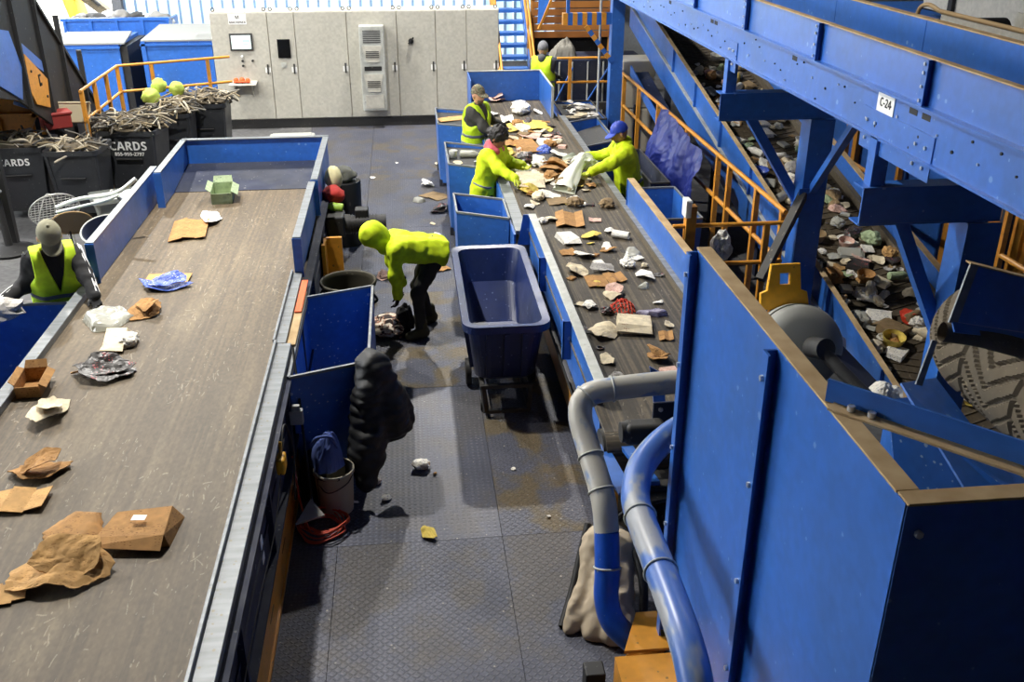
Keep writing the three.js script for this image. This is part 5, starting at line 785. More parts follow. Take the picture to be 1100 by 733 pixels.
const vadd = (a, b, k = 1) => [a[0] + b[0] * k, a[1] + b[1] * k, a[2] + b[2] * k], vsub = (a, b) => [a[0] - b[0], a[1] - b[1], a[2] - b[2]], vdot = (a, b) => a[0] * b[0] + a[1] * b[1] + a[2] * b[2], vlen = (a) => Math.hypot(...a), vnorm = (a) => { const l = vlen(a) || 1; return a.map((x) => x / l); }, vcross = (a, b) => [a[1] * b[2] - a[2] * b[1], a[2] * b[0] - a[0] * b[2], a[0] * b[1] - a[1] * b[0]];
function ik(a, t, l1, l2, pole) { let d = vsub(t, a), L = vlen(d); const mx = (l1 + l2) * 0.995; if (L > mx) { d = d.map((x) => x * mx / L); L = mx; t = vadd(a, d); } const n = vnorm(d), c = (l1 * l1 - l2 * l2 + L * L) / (2 * L), h = Math.sqrt(Math.max(0, l1 * l1 - c * c)); let p = vadd(pole, n, -vdot(pole, n)); p = vnorm(p); return [vadd(vadd(a, n, c), p, h), t]; }
const bounds = (pts, pad) => { const mn = [1e9, 1e9, 1e9], mx = [-1e9, -1e9, -1e9]; for (const p of pts) for (let i = 0; i < 3; i++) { mn[i] = Math.min(mn[i], p[i] - pad); mx[i] = Math.max(mx[i], p[i] + pad); } return [mn, mx]; };
function person(label, o) {
  const t = thing('person', label, 'person', o.pos, o.turn), cs = Math.cos(o.turn), sn = Math.sin(o.turn);
  const loc = (p) => { const x = p[0] - o.pos[0], y = p[1] - o.pos[1], z = p[2] - o.pos[2]; return [x * cs - z * sn, y, x * sn + z * cs]; };
  const k = o.scale || 1, pel = o.pel || [0, 0.93 * k, 0], tw = o.twist || 0, ld = o.side || 0;
  const up = vnorm([Math.sin(ld), Math.cos(o.lean) * Math.cos(ld), Math.sin(o.lean)]), fr0 = vnorm(vadd([0, -Math.sin(o.lean), Math.cos(o.lean)], [0, 0, 0])), sd0 = vnorm(vcross(up, fr0));
  const sd = vnorm(vadd(sd0.map((x) => x * Math.cos(tw)), fr0, -Math.sin(tw))), fr = vnorm(vcross(sd, up));
  const at = (u, s, f) => vadd(vadd(vadd(pel, up, u * k), sd, s * k), fr, f * k);
  const at0 = (u, s, f) => vadd(vadd(vadd(pel, up, u * k), [1, 0, 0], s * k), fr0, f * k);
  const shL = at(0.46, 0.175, 0), shR = at(0.46, -0.175, 0), neck = at(0.52, 0, 0.01), W = { L: loc(o.hands[0]), R: loc(o.hands[1]) };
  const [elL, wrL] = ik(shL, W.L, 0.29 * k, 0.27 * k, o.poleL || [0.7, -0.6, -0.6]), [elR, wrR] = ik(shR, W.R, 0.29 * k, 0.27 * k, o.poleR || [-0.7, -0.6, -0.6]);
  const hpL = vadd(pel, [0.09 * k, -0.04, 0]), hpR = vadd(pel, [-0.09 * k, -0.04, 0]), aL = loc(o.feet ? o.feet[0] : [0, 0, 0]), aR = loc(o.feet ? o.feet[1] : [0, 0, 0]);
  const fL = o.feet ? aL : [0.12, 0.08, 0], fR = o.feet ? aR : [-0.12, 0.08, 0.02];
  const [knL, anL] = ik(hpL, fL, 0.44 * k, 0.43 * k, [0.1, 0, 1]), [knR, anR] = ik(hpR, fR, 0.44 * k, 0.43 * k, [-0.1, 0, 1]);
  // head frame
  const hp = o.headPitch || 0, hy = o.headYaw || 0, hc = vadd(neck, vnorm([0.12 * Math.sin(hy), Math.cos(hp * 0.6), Math.sin(hp * 0.6)]), 0.155 * k);
  const hz = [Math.sin(hy) * Math.cos(hp), -Math.sin(hp), Math.cos(hy) * Math.cos(hp)], hx = [Math.cos(hy), 0, -Math.sin(hy)], hu = vcross(hz, hx);
  const hs = o.headScale || 1.08, toHead = (f) => (x, y, z) => { const p = [(x - hc[0]) / hs, (y - hc[1]) / hs, (z - hc[2]) / hs]; return f(vdot(p, hx), vdot(p, hu), vdot(p, hz)) * hs; };
  const fromHead = (a, b, c) => vadd(vadd(vadd(hc, hx, a), hu, b), hz, c);
  // --- body ---
  const torso = (e) => [cap(at(0.0, 0.07, 0), at(0.34, 0.085, 0.005), 0.105 * k + e, 0.115 * k + e), cap(at(0.0, -0.07, 0), at(0.34, -0.085, 0.005), 0.105 * k + e, 0.115 * k + e), cap(at(0.42, 0.13, 0), at(0.42, -0.13, 0), 0.075 * k + e), cap(at(0.43, 0.05, 0), at(0.5, 0.0, 0), 0.07 * k + e, 0.055 * k + e)];
  const armC = (e) => [cap(shL, elL, 0.058 * k + e, 0.045 * k + e), cap(elL, wrL, 0.045 * k + e, 0.032 * k + e * 0.8), cap(shR, elR, 0.058 * k + e, 0.045 * k + e), cap(elR, wrR, 0.045 * k + e, 0.032 * k + e * 0.8)];
  const legC = (e) => [cap(hpL, knL, 0.09 * k + e, 0.06 * k + e), cap(knL, anL, 0.058 * k + e, 0.042 * k + e), cap(hpR, knR, 0.09 * k + e, 0.06 * k + e), cap(knR, anR, 0.058 * k + e, 0.042 * k + e)];
  const skin = new THREE.Color(o.skin || 0xb98a6c), sk = [skin.r, skin.g, skin.b];
  const bodyF = join([...torso(-0.02), ...armC(-0.012), ...legC(-0.014), cap(neck, hc, 0.055 * k, 0.05 * k)], 0.05);
  const [mn, mx] = bounds([pel, shL, shR, elL, elR, wrL, wrR, knL, knR, anL, anR, neck, hc], 0.15);
  const bodyG = sdfMesh(bodyF, mn, mx, 0.016, () => sk);
  const headF = toHead((x, y, z) => {
    let d = ell([0, 0.025, -0.012], [0.077, 0.107, 0.098])(x, y, z); d = smin(d, ell([0, -0.055, 0.022], [0.057, 0.068, 0.066])(x, y, z), 0.04); d = smin(d, cap([0, 0.012, 0.083], [0, -0.028, 0.104], 0.009, 0.014)(x, y, z), 0.02);
    d = smin(d, cap([-0.035, 0.032, 0.078], [0.035, 0.032, 0.078], 0.012)(x, y, z), 0.02); d = smin(d, ell([0.079, -0.005, -0.005], [0.014, 0.032, 0.02])(x, y, z), 0.01); d = smin(d, ell([-0.079, -0.005, -0.005], [0.014, 0.032, 0.02])(x, y, z), 0.01);
    for (const s of [-1, 1]) d = Math.max(d, -(Math.hypot(x - s * 0.031, y - 0.012, z - 0.096) - 0.014)); d = smin(d, cap([-0.018, -0.06, 0.078], [0.018, -0.06, 0.078], 0.009)(x, y, z), 0.012); return d;
  });
  const headCol = (x, y, z) => { const p = [(x - hc[0]) / hs, (y - hc[1]) / hs, (z - hc[2]) / hs], a = vdot(p, hx), b = vdot(p, hu), c = vdot(p, hz); if (c > 0.05) { for (const s of [-1, 1]) if (Math.hypot(a - s * 0.031, (b - 0.012) * 1.5) < 0.013) return [0.05, 0.04, 0.035]; if (Math.abs(a) < 0.024 && Math.abs(b + 0.06) < 0.008) return [sk[0] * 0.7, sk[1] * 0.45, sk[2] * 0.45]; if (o.beard && b < -0.045) return [0.12, 0.09, 0.07]; if (Math.abs(b - 0.036) < 0.006 && Math.abs(a) > 0.014 && Math.abs(a) < 0.05) return [0.08, 0.06, 0.05]; } return sk; };
  const headG = sdfMesh(headF, hc.map((v) => v - 0.2), hc.map((v) => v + 0.2), 0.0075, headCol);
  lpart(t, 'body', [bodyG, headG], skinM);
  // --- hands in gloves ---
  for (const [el, wr, s] of [[elL, wrL, 1], [elR, wrR, -1]]) {
    const d = o.handDir ? vnorm(o.handDir) : vnorm(vadd(vnorm(vsub(wr, el)), [0, -0.25, 0])), n0 = vnorm(vcross(d, [s, 0.2, 0.1])), lat = vnorm(vcross(n0, d)), n = vcross(d, lat), P = (a, b, c) => vadd(vadd(vadd(wr, d, a), lat, b), n, c), fs = [];
    for (let i = 0; i < 4; i++) { const b = (i - 1.5) * 0.021, L = [0.062, 0.072, 0.068, 0.054][i], curl = 0.35 + 0.1 * i, q0 = P(0.085, b, 0), q1 = P(0.085 + L * 0.55 * Math.cos(curl), b * 1.15, L * 0.55 * Math.sin(curl)), q2 = vadd(vadd(q1, d, L * 0.5 * Math.cos(curl * 2.4)), n, L * 0.5 * Math.sin(curl * 2.4)); fs.push(cap(q0, q1, 0.0105, 0.0098), cap(q1, q2, 0.0098, 0.0085)); }
    const th = -s; fs.push(cap(P(0.025, th * 0.034, 0.004), P(0.06, th * 0.062, 0.018), 0.0135, 0.0115), cap(P(0.06, th * 0.062, 0.018), P(0.092, th * 0.064, 0.034), 0.0115, 0.0095));
    const palm = join([cap(P(0.015, -0.02, 0), P(0.082, -0.03, 0), 0.02, 0.017), cap(P(0.015, 0.02, 0), P(0.082, 0.03, 0), 0.02, 0.017), cap(P(0.01, 0, 0), P(0.085, 0, 0), 0.024, 0.018), cap(P(-0.05, 0, 0), P(0.01, 0, 0), 0.04, 0.031)], 0.02);
    const fing = (x, y, z) => { let q = 1e9; for (const f of fs) q = smin(q, f(x, y, z), 0.006); return q; };
    lpart(t, 'glove', sdfMesh((x, y, z) => smin(palm(x, y, z), fing(x, y, z), 0.01), wr.map((v) => v - 0.21), wr.map((v) => v + 0.21), 0.0075), o.glove || C.black);
  }
  // --- trousers, boots ---
  const fold = (x, y, z, s) => 0.010 * vnoise(x * 14 + s, y * 9, z * 14) + 0.006 * vnoise(x * 30, y * 20 + s, z * 30);
  const trF0 = join([...legC(0.014), cap(vadd(pel, [-0.07, 0.02, 0]), vadd(pel, [0.07, 0.02, 0]), 0.115 * k), cap(vadd(pel, [-0.06, 0, 0]), at0(0.06, -0.06, 0), 0.105 * k), cap(vadd(pel, [0.06, 0, 0]), at0(0.06, 0.06, 0), 0.105 * k)], 0.04);
  { const [a, b] = bounds([pel, hpL, hpR, knL, knR, anL, anR, at(0.1, 0, 0)], 0.16); lpart(t, 'trousers', sdfMesh((x, y, z) => Math.max(trF0(x, y, z) - fold(x, y, z, 3), 0.05 - y), a, b, 0.014), o.trousers || C.black); }
  for (const [an, s] of [[anL, 1], [anR, -1]]) { const bf = join([cap([an[0], 0.06, an[2] - 0.03], [an[0] + s * 0.03, 0.05, an[2] + 0.15], 0.058, 0.045), cap([an[0], 0.06, an[2]], [an[0], 0.17, an[2]], 0.055, 0.06)], 0.04); lpart(t, 'boot', sdfMesh((x, y, z) => Math.max(bf(x, y, z), 0.004 - y), [an[0] - 0.16, -0.03, an[2] - 0.16], [an[0] + 0.16, 0.28, an[2] + 0.3], 0.012), o.boot || C.olive); }
  // --- top ---
  const e = o.topE ?? 0.028, topF0 = join([...torso(e), ...armC(e * 0.8), ...(o.longHem ? [cap(at0(-0.02, 0.07, 0), at0(-0.14, 0.075, 0), 0.115 + e, 0.12 + e), cap(at0(-0.02, -0.07, 0), at0(-0.14, -0.075, 0), 0.115 + e, 0.12 + e)] : [cap(at0(0, 0.07, 0), at0(-0.07, 0.07, 0), 0.115 + e), cap(at0(0, -0.07, 0), at0(-0.07, -0.07, 0), 0.115 + e)])], 0.055);
  const hem = o.longHem ? -0.24 : -0.12, tv = (x, y, z) => [x - pel[0], y - pel[1], z - pel[2]];
  const topF = (x, y, z) => Math.max(topF0(x, y, z) - 0.013 * vnoise(x * 11, y * 8, z * 11) - 0.008 * vnoise(x * 26, y * 18, z * 26), hem * k - vdot(tv(x, y, z), up));
  const tb = bounds([pel, at(-0.2, 0, 0), shL, shR, elL, elR, wrL, wrR, neck], 0.2);
  lpart(t, 'jacket', sdfMesh(topF, ...tb, 0.014), o.top);
  if (o.vest) {
    const vf0 = join([...torso(e + 0.03), cap(at(0.45, 0.1, 0), shL, 0.06 * k + e + 0.022), cap(at(0.45, -0.1, 0), shR, 0.06 * k + e + 0.022), cap(at0(0, 0.07, 0), at0(-0.1, 0.075, 0), 0.13 + e), cap(at0(0, -0.07, 0), at0(-0.1, -0.075, 0), 0.13 + e)], 0.05);
    const vf = (x, y, z) => { const p = tv(x, y, z), u = vdot(p, up) / k, s = vdot(p, sd) / k, f = vdot(p, fr) / k; let d = vf0(x, y, z) - 0.008 * vnoise(x * 14, y * 10, z * 14); d = Math.max(d, (-0.19 - u) * k, (u - 0.56) * k, u > 0.2 ? (Math.abs(s) - mixn(0.24, 0.185, sstep(0.2, 0.34, u))) * 0.8 : -1); if (f > 0) d = Math.max(d, (Math.max(0, u - 0.14) * 0.25 - Math.abs(s)) * 0.9 - (u < 0.14 ? 1 : 0)); else d = Math.max(d, (0.06 - Math.hypot(s, u - 0.52))); return d; };
    lpart(t, 'safety_vest', sdfMesh(vf, ...tb, 0.011), C.limeVest);
    for (const [u0, u1] of [[-0.03, 0.015], [0.09, 0.135]]) lpart(t, 'reflective_band', sdfMesh((x, y, z) => { const u = vdot(tv(x, y, z), up) / k; return Math.max(vf(x, y, z) - 0.005, u0 - u, u - u1); }, ...tb, 0.011), C.band);
  }
  if (o.bands) for (const [u0, u1] of o.bands) lpart(t, 'reflective_band', sdfMesh((x, y, z) => { const p = tv(x, y, z), u = vdot(p, up) / k; return Math.max(join(torso(e), 0.05)(x, y, z) - 0.016, u0 - u, u - u1); }, ...bounds([at(u0, 0, 0), at(u1, 0, 0)], 0.3), 0.012), C.band);
  if (o.stripes) for (const [sh, el, wr, s] of [[shL, elL, wrL, 1], [shR, elR, wrR, -1]]) for (const q of [-0.022, 0, 0.022]) { const out = vnorm(vadd([s * 0.75, 0.55, 0.15], vnorm(vsub(wr, sh)), -0.3)), lat = vnorm(vcross(out, vsub(wr, sh))), pt = (p, r) => vadd(vadd(p, out, r), lat, q); lpart(t, 'sleeve_stripe', tube([pt(vadd(sh, out, 0.0), 0.085), pt(vadd(sh, vsub(el, sh), 0.5), 0.076), pt(el, 0.07), pt(vadd(el, vsub(wr, el), 0.5), 0.062), pt(wr, 0.054)], 0.0065, 24, 5), C.whiteStripe); }
  // --- head gear ---
  if (o.hood === 'up') lpart(t, 'hood', sdfMesh((x, y, z) => { const p = [x - hc[0], y - hc[1], z - hc[2]], a = vdot(p, hx), b = vdot(p, hu), c = vdot(p, hz); let d = ell([0, 0.015, -0.022], [0.115, 0.145, 0.14])(a, b, c); d = smin(d, cap(neck, hc, 0.11, 0.1)(x, y, z), 0.07); d = Math.max(d, -ell([0, -0.01, 0.12], [0.07, 0.095, 0.09])(a, b, c)); return d - 0.007 * vnoise(x * 16, y * 16, z * 16); }, hc.map((v) => v - 0.3), hc.map((v) => v + 0.28), 0.012), o.top);
  if (o.hood === 'down') { const c0 = vadd(neck, fr, -0.07), hf = join([cap(vadd(neck, sd, 0.085), vadd(c0, up, 0.02), 0.05), cap(vadd(neck, sd, -0.085), vadd(c0, up, 0.02), 0.05), cap(c0, vadd(c0, up, -0.12), 0.075, 0.05), cap(vadd(vadd(neck, sd, 0.07), fr, 0.06), vadd(neck, sd, 0.085), 0.04), cap(vadd(vadd(neck, sd, -0.07), fr, 0.06), vadd(neck, sd, -0.085), 0.04)], 0.05); lpart(t, 'hood', sdfMesh((x, y, z) => hf(x, y, z) - 0.008 * vnoise(x * 18, y * 18, z * 18), neck.map((v) => v - 0.3), neck.map((v) => v + 0.25), 0.012), o.hoodM || o.top); }
  if (o.hat) {
    const dome = (r) => (a, b, c) => Math.max(ell([0, 0.035, -0.012], [0.088 + r, 0.112 + r, 0.11 + r])(a, b, c), (o.hat.kind === 'hair' ? -0.06 + 0.9 * Math.max(0, c) : o.hat.kind === 'beanie' ? 0.0 : 0.035) - b - (c < 0 ? 0.02 : 0));
    const hf = toHead((a, b, c) => { let d = dome(o.hat.kind === 'hair' ? 0.012 : 0)(a, b, c); if (o.hat.kind === 'cap') { const q = Math.max(Math.hypot(a / 0.075, (c - 0.085) / 0.095) - 1, -1) * 0.075, y = 0.045 - 0.25 * Math.max(0, c - 0.06) - a * a * 2.2; d = Math.min(d, Math.max(q, Math.abs(b - y) - 0.007)); d = Math.min(d, Math.hypot(a, b - 0.148, c + 0.012) - 0.012); } if (o.hat.kind === 'hair') d = smin(d, Math.hypot(a, b - 0.02, c + 0.12) - 0.045, 0.03) - 0.012 * vnoise(a * 45, b * 45, c * 45); if (o.hat.kind === 'beanie') d -= 0.003 * Math.sin(Math.atan2(a, c) * 36); return d; });
    lpart(t, o.hat.kind === 'hair' ? 'hair' : o.hat.kind === 'beanie' ? 'beanie' : 'cap', sdfMesh(hf, hc.map((v) => v - 0.28), hc.map((v) => v + 0.28), 0.0075), o.hat.mat);
  }
  return t;
}
person('person in a lime hooded sweatshirt bending down in the aisle', { pos: [0.12, 0, -9.75], turn: -1.35, pel: [0, 0.93, -0.10], lean: 1.33, headPitch: 1.35, hands: [[-0.17, 0.38, -9.62], [-0.10, 0.36, -9.98]], feet: [[0.06, 0.08, -9.60], [0.16, 0.08, -10.0]], poleL: [0.5, -0.2, 0.4], poleR: [-0.5, -0.2, 0.4], handDir: [0, -1, 0.25], top: C.lime, hood: 'up', trousers: C.charcoal, boot: C.olive, skin: 0x9d7258 });
person('person in a lime vest and black striped jacket sorting at the wide belt', { pos: [-3.29, 0, -8.86], turn: 0.42, lean: 0.24, headPitch: 0.72, hands: [[-2.84, 1.09, -8.42], [-3.66, 1.04, -8.52]], poleL: [0.5, -1, -0.3], poleR: [-0.35, -1, -0.3], headScale: 1.18, top: C.black, vest: true, stripes: true, hat: { kind: 'cap', mat: C.capOlive }, trousers: C.jeans, skin: 0xb58a70 });
person('person in a lime vest and camouflage cap facing the middle belt', { pos: [1.0, 0, -14.5], turn: 1.0, lean: 0.10, headPitch: 0.12, headYaw: -0.35, hands: [[1.45, 1.06, -14.75], [1.32, 1.05, -13.98]], top: C.charcoal, vest: true, hat: { kind: 'cap', mat: C.camo }, trousers: C.black, skin: 0xc08e74, beard: true });
person('person with dark hair and pink collar in a lime jacket reaching over the middle belt', { pos: [0.98, 0, -12.28], turn: 1.0, lean: 0.26, headPitch: 0.45, scale: 0.96, hands: [[1.46, 1.12, -12.3], [1.34, 1.09, -11.62]], top: C.lime, longHem: true, bands: [[0.02, 0.06]], hood: 'down', hoodM: C.pink, hat: { kind: 'hair', mat: C.hair }, glove: C.paleGlove, trousers: C.black, skin: 0x9a6b50, topE: 0.038 });
person('person in a blue cap and lime jacket pulling white film off the belt', { pos: [2.84, 0, -12.2], turn: -1.42, lean: 0.24, headPitch: 0.4, scale: 0.97, hands: [[2.26, 1.13, -11.85], [2.36, 1.16, -12.55]], top: C.lime, longHem: true, bands: [[0.0, 0.04]], hood: 'down', hat: { kind: 'cap', mat: C.capBlue }, glove: C.paleGlove, trousers: C.black, skin: 0x8d6248, beard: true, topE: 0.04 });
person('person in a grey hood and lime vest, back turned, by the far rail', { pos: [2.55, 0, -18.5], turn: Math.PI - 0.35, lean: 0.05, headPitch: 0.25, hands: [[2.95, 1.02, -18.75], [2.62, 1.0, -18.85]], top: C.grey, vest: true, hood: 'down', hoodM: C.grey, hat: { kind: 'beanie', mat: C.beanie }, trousers: C.black, skin: 0xb58a70 });
const MID = [[1.37,-10.90,0.15,0.21,"sheet","w","small torn white paper near the empty end of the paper heap"],
[1.76,-10.37,0.31,0.56,"board","b","crumpled brown cardboard lying mid belt before the heap"],
[1.56,-10.40,0.18,0.20,"sheet","c","cream paper strip touching the crumpled brown cardboard"],
[1.64,-9.73,0.20,0.27,"carton","w","folded white paper piece level with the blue wall end"],
[1.90,-9.79,0.22,0.27,"sheet","y","yellowish white paper scrap in the middle of the belt"],
[2.13,-9.92,0.14,0.24,"sheet","w","white paper scrap touching the yellowish one"],
[2.21,-9.73,0.18,0.32,"roll","w","rolled white paper with dark print beside the blue wall"],
[2.00,-9.43,0.12,0.22,"sheet","w","small white scrap below the rolled paper"],
[2.22,-9.18,0.21,0.21,"film","t","clear crumpled film beside the blue wall"],
[2.10,-8.90,0.14,0.18,"ball","w","white crumpled paper ball beside the blue wall"],
[2.21,-8.59,0.18,0.33,"sheet","w","angular white paper sheet by the blue wall"],
[2.13,-8.33,0.12,0.11,"film","t","clear plastic scrap below the angular white sheet"],
[1.72,-9.21,0.25,0.21,"sheet","w","long white paper strips opposite the cart rim"],
[1.84,-8.98,0.10,0.17,"carton","w","small white folded card below the long strips"],
[1.57,-8.78,0.24,0.32,"sheet","c","large cream paper sheet at the walkway edge of the belt"],
[1.84,-8.80,0.27,0.22,"sheet","g","grey wrinkled paper over brown cardboard"],
[1.72,-8.50,0.20,0.33,"board","b","brown cardboard piece under the grey wrinkled paper"],
[1.91,-8.57,0.18,0.28,"board","b","dark brown cardboard flap beside the grey wrinkled paper"],
[1.83,-8.23,0.21,0.27,"sheet","p","pinkish white wrapper above the red net"],
[1.57,-9.33,0.15,0.19,"board","b","faint brown paper patch at the walkway edge"],
[1.55,-7.93,0.16,0.21,"sheet","w","white flag-shaped paper left of the red net"],
[1.83,-7.84,0.21,0.28,"net","r","bright red net bag in the middle of the belt"],
[1.67,-7.77,0.11,0.10,"ball","k","small dark crumpled scrap beside the red net"],
[1.80,-8.12,0.19,0.19,"sheet","c","printed newspaper piece above the red net"],
[2.06,-7.71,0.31,0.16,"film","u","purple-grey film strip next to the red net"],
[1.85,-7.45,0.30,0.27,"carton","c","flattened cream carton with red print below the red net"],
[1.56,-7.35,0.27,0.31,"sheet","c","wide cream paper sheet near the belt end"],
[1.48,-7.07,0.07,0.14,"ring","k","dark rubber ring near the belt end"],
[1.49,-6.83,0.15,0.20,"sheet","c","cream paper by the bent pipe"],
[1.51,-6.54,0.13,0.14,"sheet","g","grey-white paper under the bent pipe"],
[1.90,-6.84,0.21,0.27,"bag","b","crumpled brown paper bag at the belt end"],
[2.07,-7.24,0.12,0.22,"board","b","small brown card against the tall hopper rib"],
[2.15,-7.46,0.10,0.15,"sheet","c","cream scrap against the tall hopper rib"],
[1.94,-6.60,0.14,0.11,"carton","p","magazine with pink print at the belt end"],
[1.41,-12.52,0.27,0.68,"star","w","white star-shaped torn paper in front of the pink collar"],
[1.72,-12.76,0.20,0.36,"ball","w","white crumpled paper in the heap centre"],
[1.49,-11.90,0.35,0.49,"carton","c","opened cream carton by the reaching gloves"],
[1.45,-11.46,0.27,0.29,"bag","y","yellow plastic bag by the reaching gloves"],
[1.66,-11.32,0.29,0.38,"sheet","w","folded white sheet at the near foot of the heap"],
[1.95,-10.98,0.28,0.40,"sheet","w","wide white paper at the near foot of the heap"],
[1.73,-11.08,0.24,0.33,"board","d","dull tan paper between two white sheets"],
[1.89,-12.47,0.42,0.57,"bag","b","brown leafy paper waste under the white film"],
[1.62,-12.27,0.26,0.52,"board","d","dull brown board under the leafy waste"],
[1.58,-12.87,0.25,0.30,"ball","k","dark brown wad in the heap"],
[1.68,-13.68,0.29,0.54,"carton","b","brown wrapper with a blue patch in the heap"],
[1.68,-13.68,0.09,0.19,"ball","bl","round blue lid on the brown wrapper"],
[1.88,-13.39,0.26,0.25,"film","bl","pale blue film in the heap"],
[1.97,-13.92,0.20,0.33,"carton","w","white card flap in the heap"],
[2.08,-13.17,0.26,0.45,"sheet","w","white scraps beside the pulled film"],
[2.11,-12.72,0.20,0.33,"sheet","c","cream scraps beside the pulled film"],
[1.81,-14.28,0.39,0.51,"sheet","p","pinkish torn scraps in the upper heap"],
[1.73,-14.76,0.28,0.49,"sheet","c","cream torn paper beside the tan board"],
[1.93,-14.99,0.49,0.75,"board","y","large tan yellow board on the upper heap"],
[1.89,-15.25,0.12,0.27,"ball","k","dark wad on the tan yellow board"],
[1.58,-15.42,0.26,0.52,"sheet","w","white paper in front of the camouflage cap"],
[1.47,-14.85,0.31,0.55,"board","y","tan paper in front of the camouflage cap"],
[1.86,-16.01,0.30,0.54,"ball","w","white crumpled plastic near the tail box"],
[1.40,-15.84,0.21,0.34,"sheet","w","white paper beside the camouflage cap"],
[1.54,-16.93,0.32,0.29,"bag","p","pinkish brown bag against the tail box"],
[1.84,-16.67,0.13,0.30,"sheet","w","small white scrap against the tail box"],
[2.14,-15.97,0.15,0.35,"sheet","w","white scrap at the far edge of the belt"],
[1.37,-13.34,0.21,0.30,"bag","y","yellow-brown bag behind the pink collar"],
[2.10,-13.91,0.19,0.38,"sheet","w","white scrap near the far rail"],
[1.57,-14.13,0.25,0.45,"sheet","c","cream crumple between the two near workers"],
[1.47,-13.92,0.24,0.44,"board","b","brown board between the two near workers"],
[1.72,-12.00,0.24,0.42,"sheet","c","cream sheet under the leafy waste"],
[1.97,-12.23,0.19,0.29,"bag","b","brown paper wad under the white film"],
[1.49,-13.23,0.18,0.40,"sheet","d","dull tan scrap in the heap"],
[1.99,-14.55,0.22,0.36,"sheet","c","cream strip on the upper heap"],
[2.09,-14.30,0.17,0.35,"sheet","p","pink scrap near the far rail"]];
const WIDE = [[-2.22,-11.62,0.33,0.46,"box","gn","small open green and white carton on the wide belt"],
[-2.40,-10.47,0.38,0.77,"board","b","ribbed brown cardboard sleeve on the wide belt"],
[-2.23,-10.80,0.28,0.54,"sheet","w","white printed sheet beside the cardboard sleeve"],
[-2.32,-8.83,0.56,0.30,"bag","bl","blue and white plastic packet under tan card"],
[-2.33,-9.00,0.41,0.30,"board","o","tan card lying on the blue packet"],
[-2.63,-8.07,0.50,0.56,"film","t","big crumpled clear plastic bag under the glove"],
[-2.36,-8.22,0.30,0.41,"bag","b","crumpled brown paper bag beside the clear plastic"],
[-2.47,-7.65,0.19,0.35,"carton","c","cream carton scrap below the clear plastic"],
[-2.35,-7.57,0.15,0.21,"ball","w","white crumpled wrapper with dark bits"],
[-2.41,-7.01,0.52,0.36,"bag","k","black crumpled film packet with red print"],
[-2.87,-6.84,0.24,0.32,"box","b","opened brown carton standing at the belt edge"],
[-2.64,-6.42,0.28,0.48,"bag","c","cream crumpled paper sack beside the opened carton"],
[-2.46,-5.64,0.42,0.26,"bag","b","torn brown kraft paper at the frame edge"],
[-2.47,-5.31,0.35,0.27,"board","o","flat tan card below the torn kraft paper"],
[-2.04,-4.96,0.41,0.41,"pad","b","fuzzy brown pad on the wide belt"],
[-1.66,-4.92,0.43,0.29,"carton","b","brown carton with a white label"],
[-2.00,-4.56,0.59,0.43,"bag","o","large tan kraft paper bag in front"],
[-2.23,-4.42,0.18,0.20,"board","o","tan card corner at the frame edge"]];
// ---------- waste on the belts ----------
const LM = (c, r = 0.85, o = {}) => std({ color: c, roughness: r, ...o });
const paperTex = (base, ink, s) => dataTex(128, 128, (u, v) => { const n = tfbm(u, v, 6, 6, 4, s), p = tnoise(u * 26, v * 40, 26, 40, s) > 0.72 && Math.sin(v * 90) > -0.1 && tfbm(u, v, 3, 3, 2, s + 9) > 0.52; return (p ? ink : base).map((x) => x * (0.86 + 0.26 * n)); }, { repeat: [4, 4] });
const LC = {
  w: std({ map: paperTex([226, 222, 210], [150, 150, 155], 201), roughness: 0.85 }), c: std({ map: paperTex([212, 198, 168], [160, 120, 100], 202), roughness: 0.85 }), b: std({ map: paperTex([164, 122, 72], [120, 84, 46], 203), roughness: 0.9 }), o: std({ map: paperTex([190, 148, 92], [160, 118, 70], 204), roughness: 0.9 }), d: std({ map: paperTex([132, 110, 78], [96, 78, 52], 205), roughness: 0.9 }),
  y: std({ map: paperTex([206, 182, 84], [170, 140, 60], 206), roughness: 0.8 }), p: std({ map: paperTex([208, 172, 156], [150, 70, 62], 207), roughness: 0.8 }), g: std({ map: paperTex([168, 164, 158], [110, 110, 116], 208), roughness: 0.8 }), k: std({ map: paperTex([58, 54, 52], [190, 80, 84], 209), roughness: 0.4 }), r: LM(0xc4381c, 0.7), u: std({ map: paperTex([134, 128, 150], [80, 76, 110], 210), roughness: 0.35 }), bl: std({ map: paperTex([64, 92, 186], [220, 224, 232], 211), roughness: 0.4 }), gn: std({ map: paperTex([150, 166, 128], [64, 96, 70], 212), roughness: 0.7 }),
  t: phy({ color: 0xc9c8bc, roughness: 0.25, transmission: 0.35, thickness: 0, clearcoat: 0.4 }),
};
const sheetGeo = (s, w, d, h, star) => crease(s, w, d, h, w > 0.4 ? 14 : 8, w > 0.4 ? 56 : 32, false, star);
function crumpleGeo(s, w, d, h, det = 3) {                 // creased ball or bag with flat facets
  const g = new THREE.IcosahedronGeometry(0.5, det), p = g.attributes.position;
  for (let i = 0; i < p.count; i++) { const x = p.getX(i), y = p.getY(i), z = p.getZ(i), k = 0.86 + 0.42 * Math.abs(vnoise(x * 4.2 + s * 3.7, y * 4.2, z * 4.2)) + 0.22 * Math.abs(vnoise(x * 9 + s, y * 9, z * 9)) - 0.12 * Math.abs(vnoise(x * 17, y * 17 + s, z * 17)); p.setXYZ(i, x * w * k, (Math.max(y * k, -0.36) + 0.36) * h, z * d * k); }
  const q = g.index ? g.toNonIndexed() : g; q.computeVertexNormals(); return metreUV(q);
}
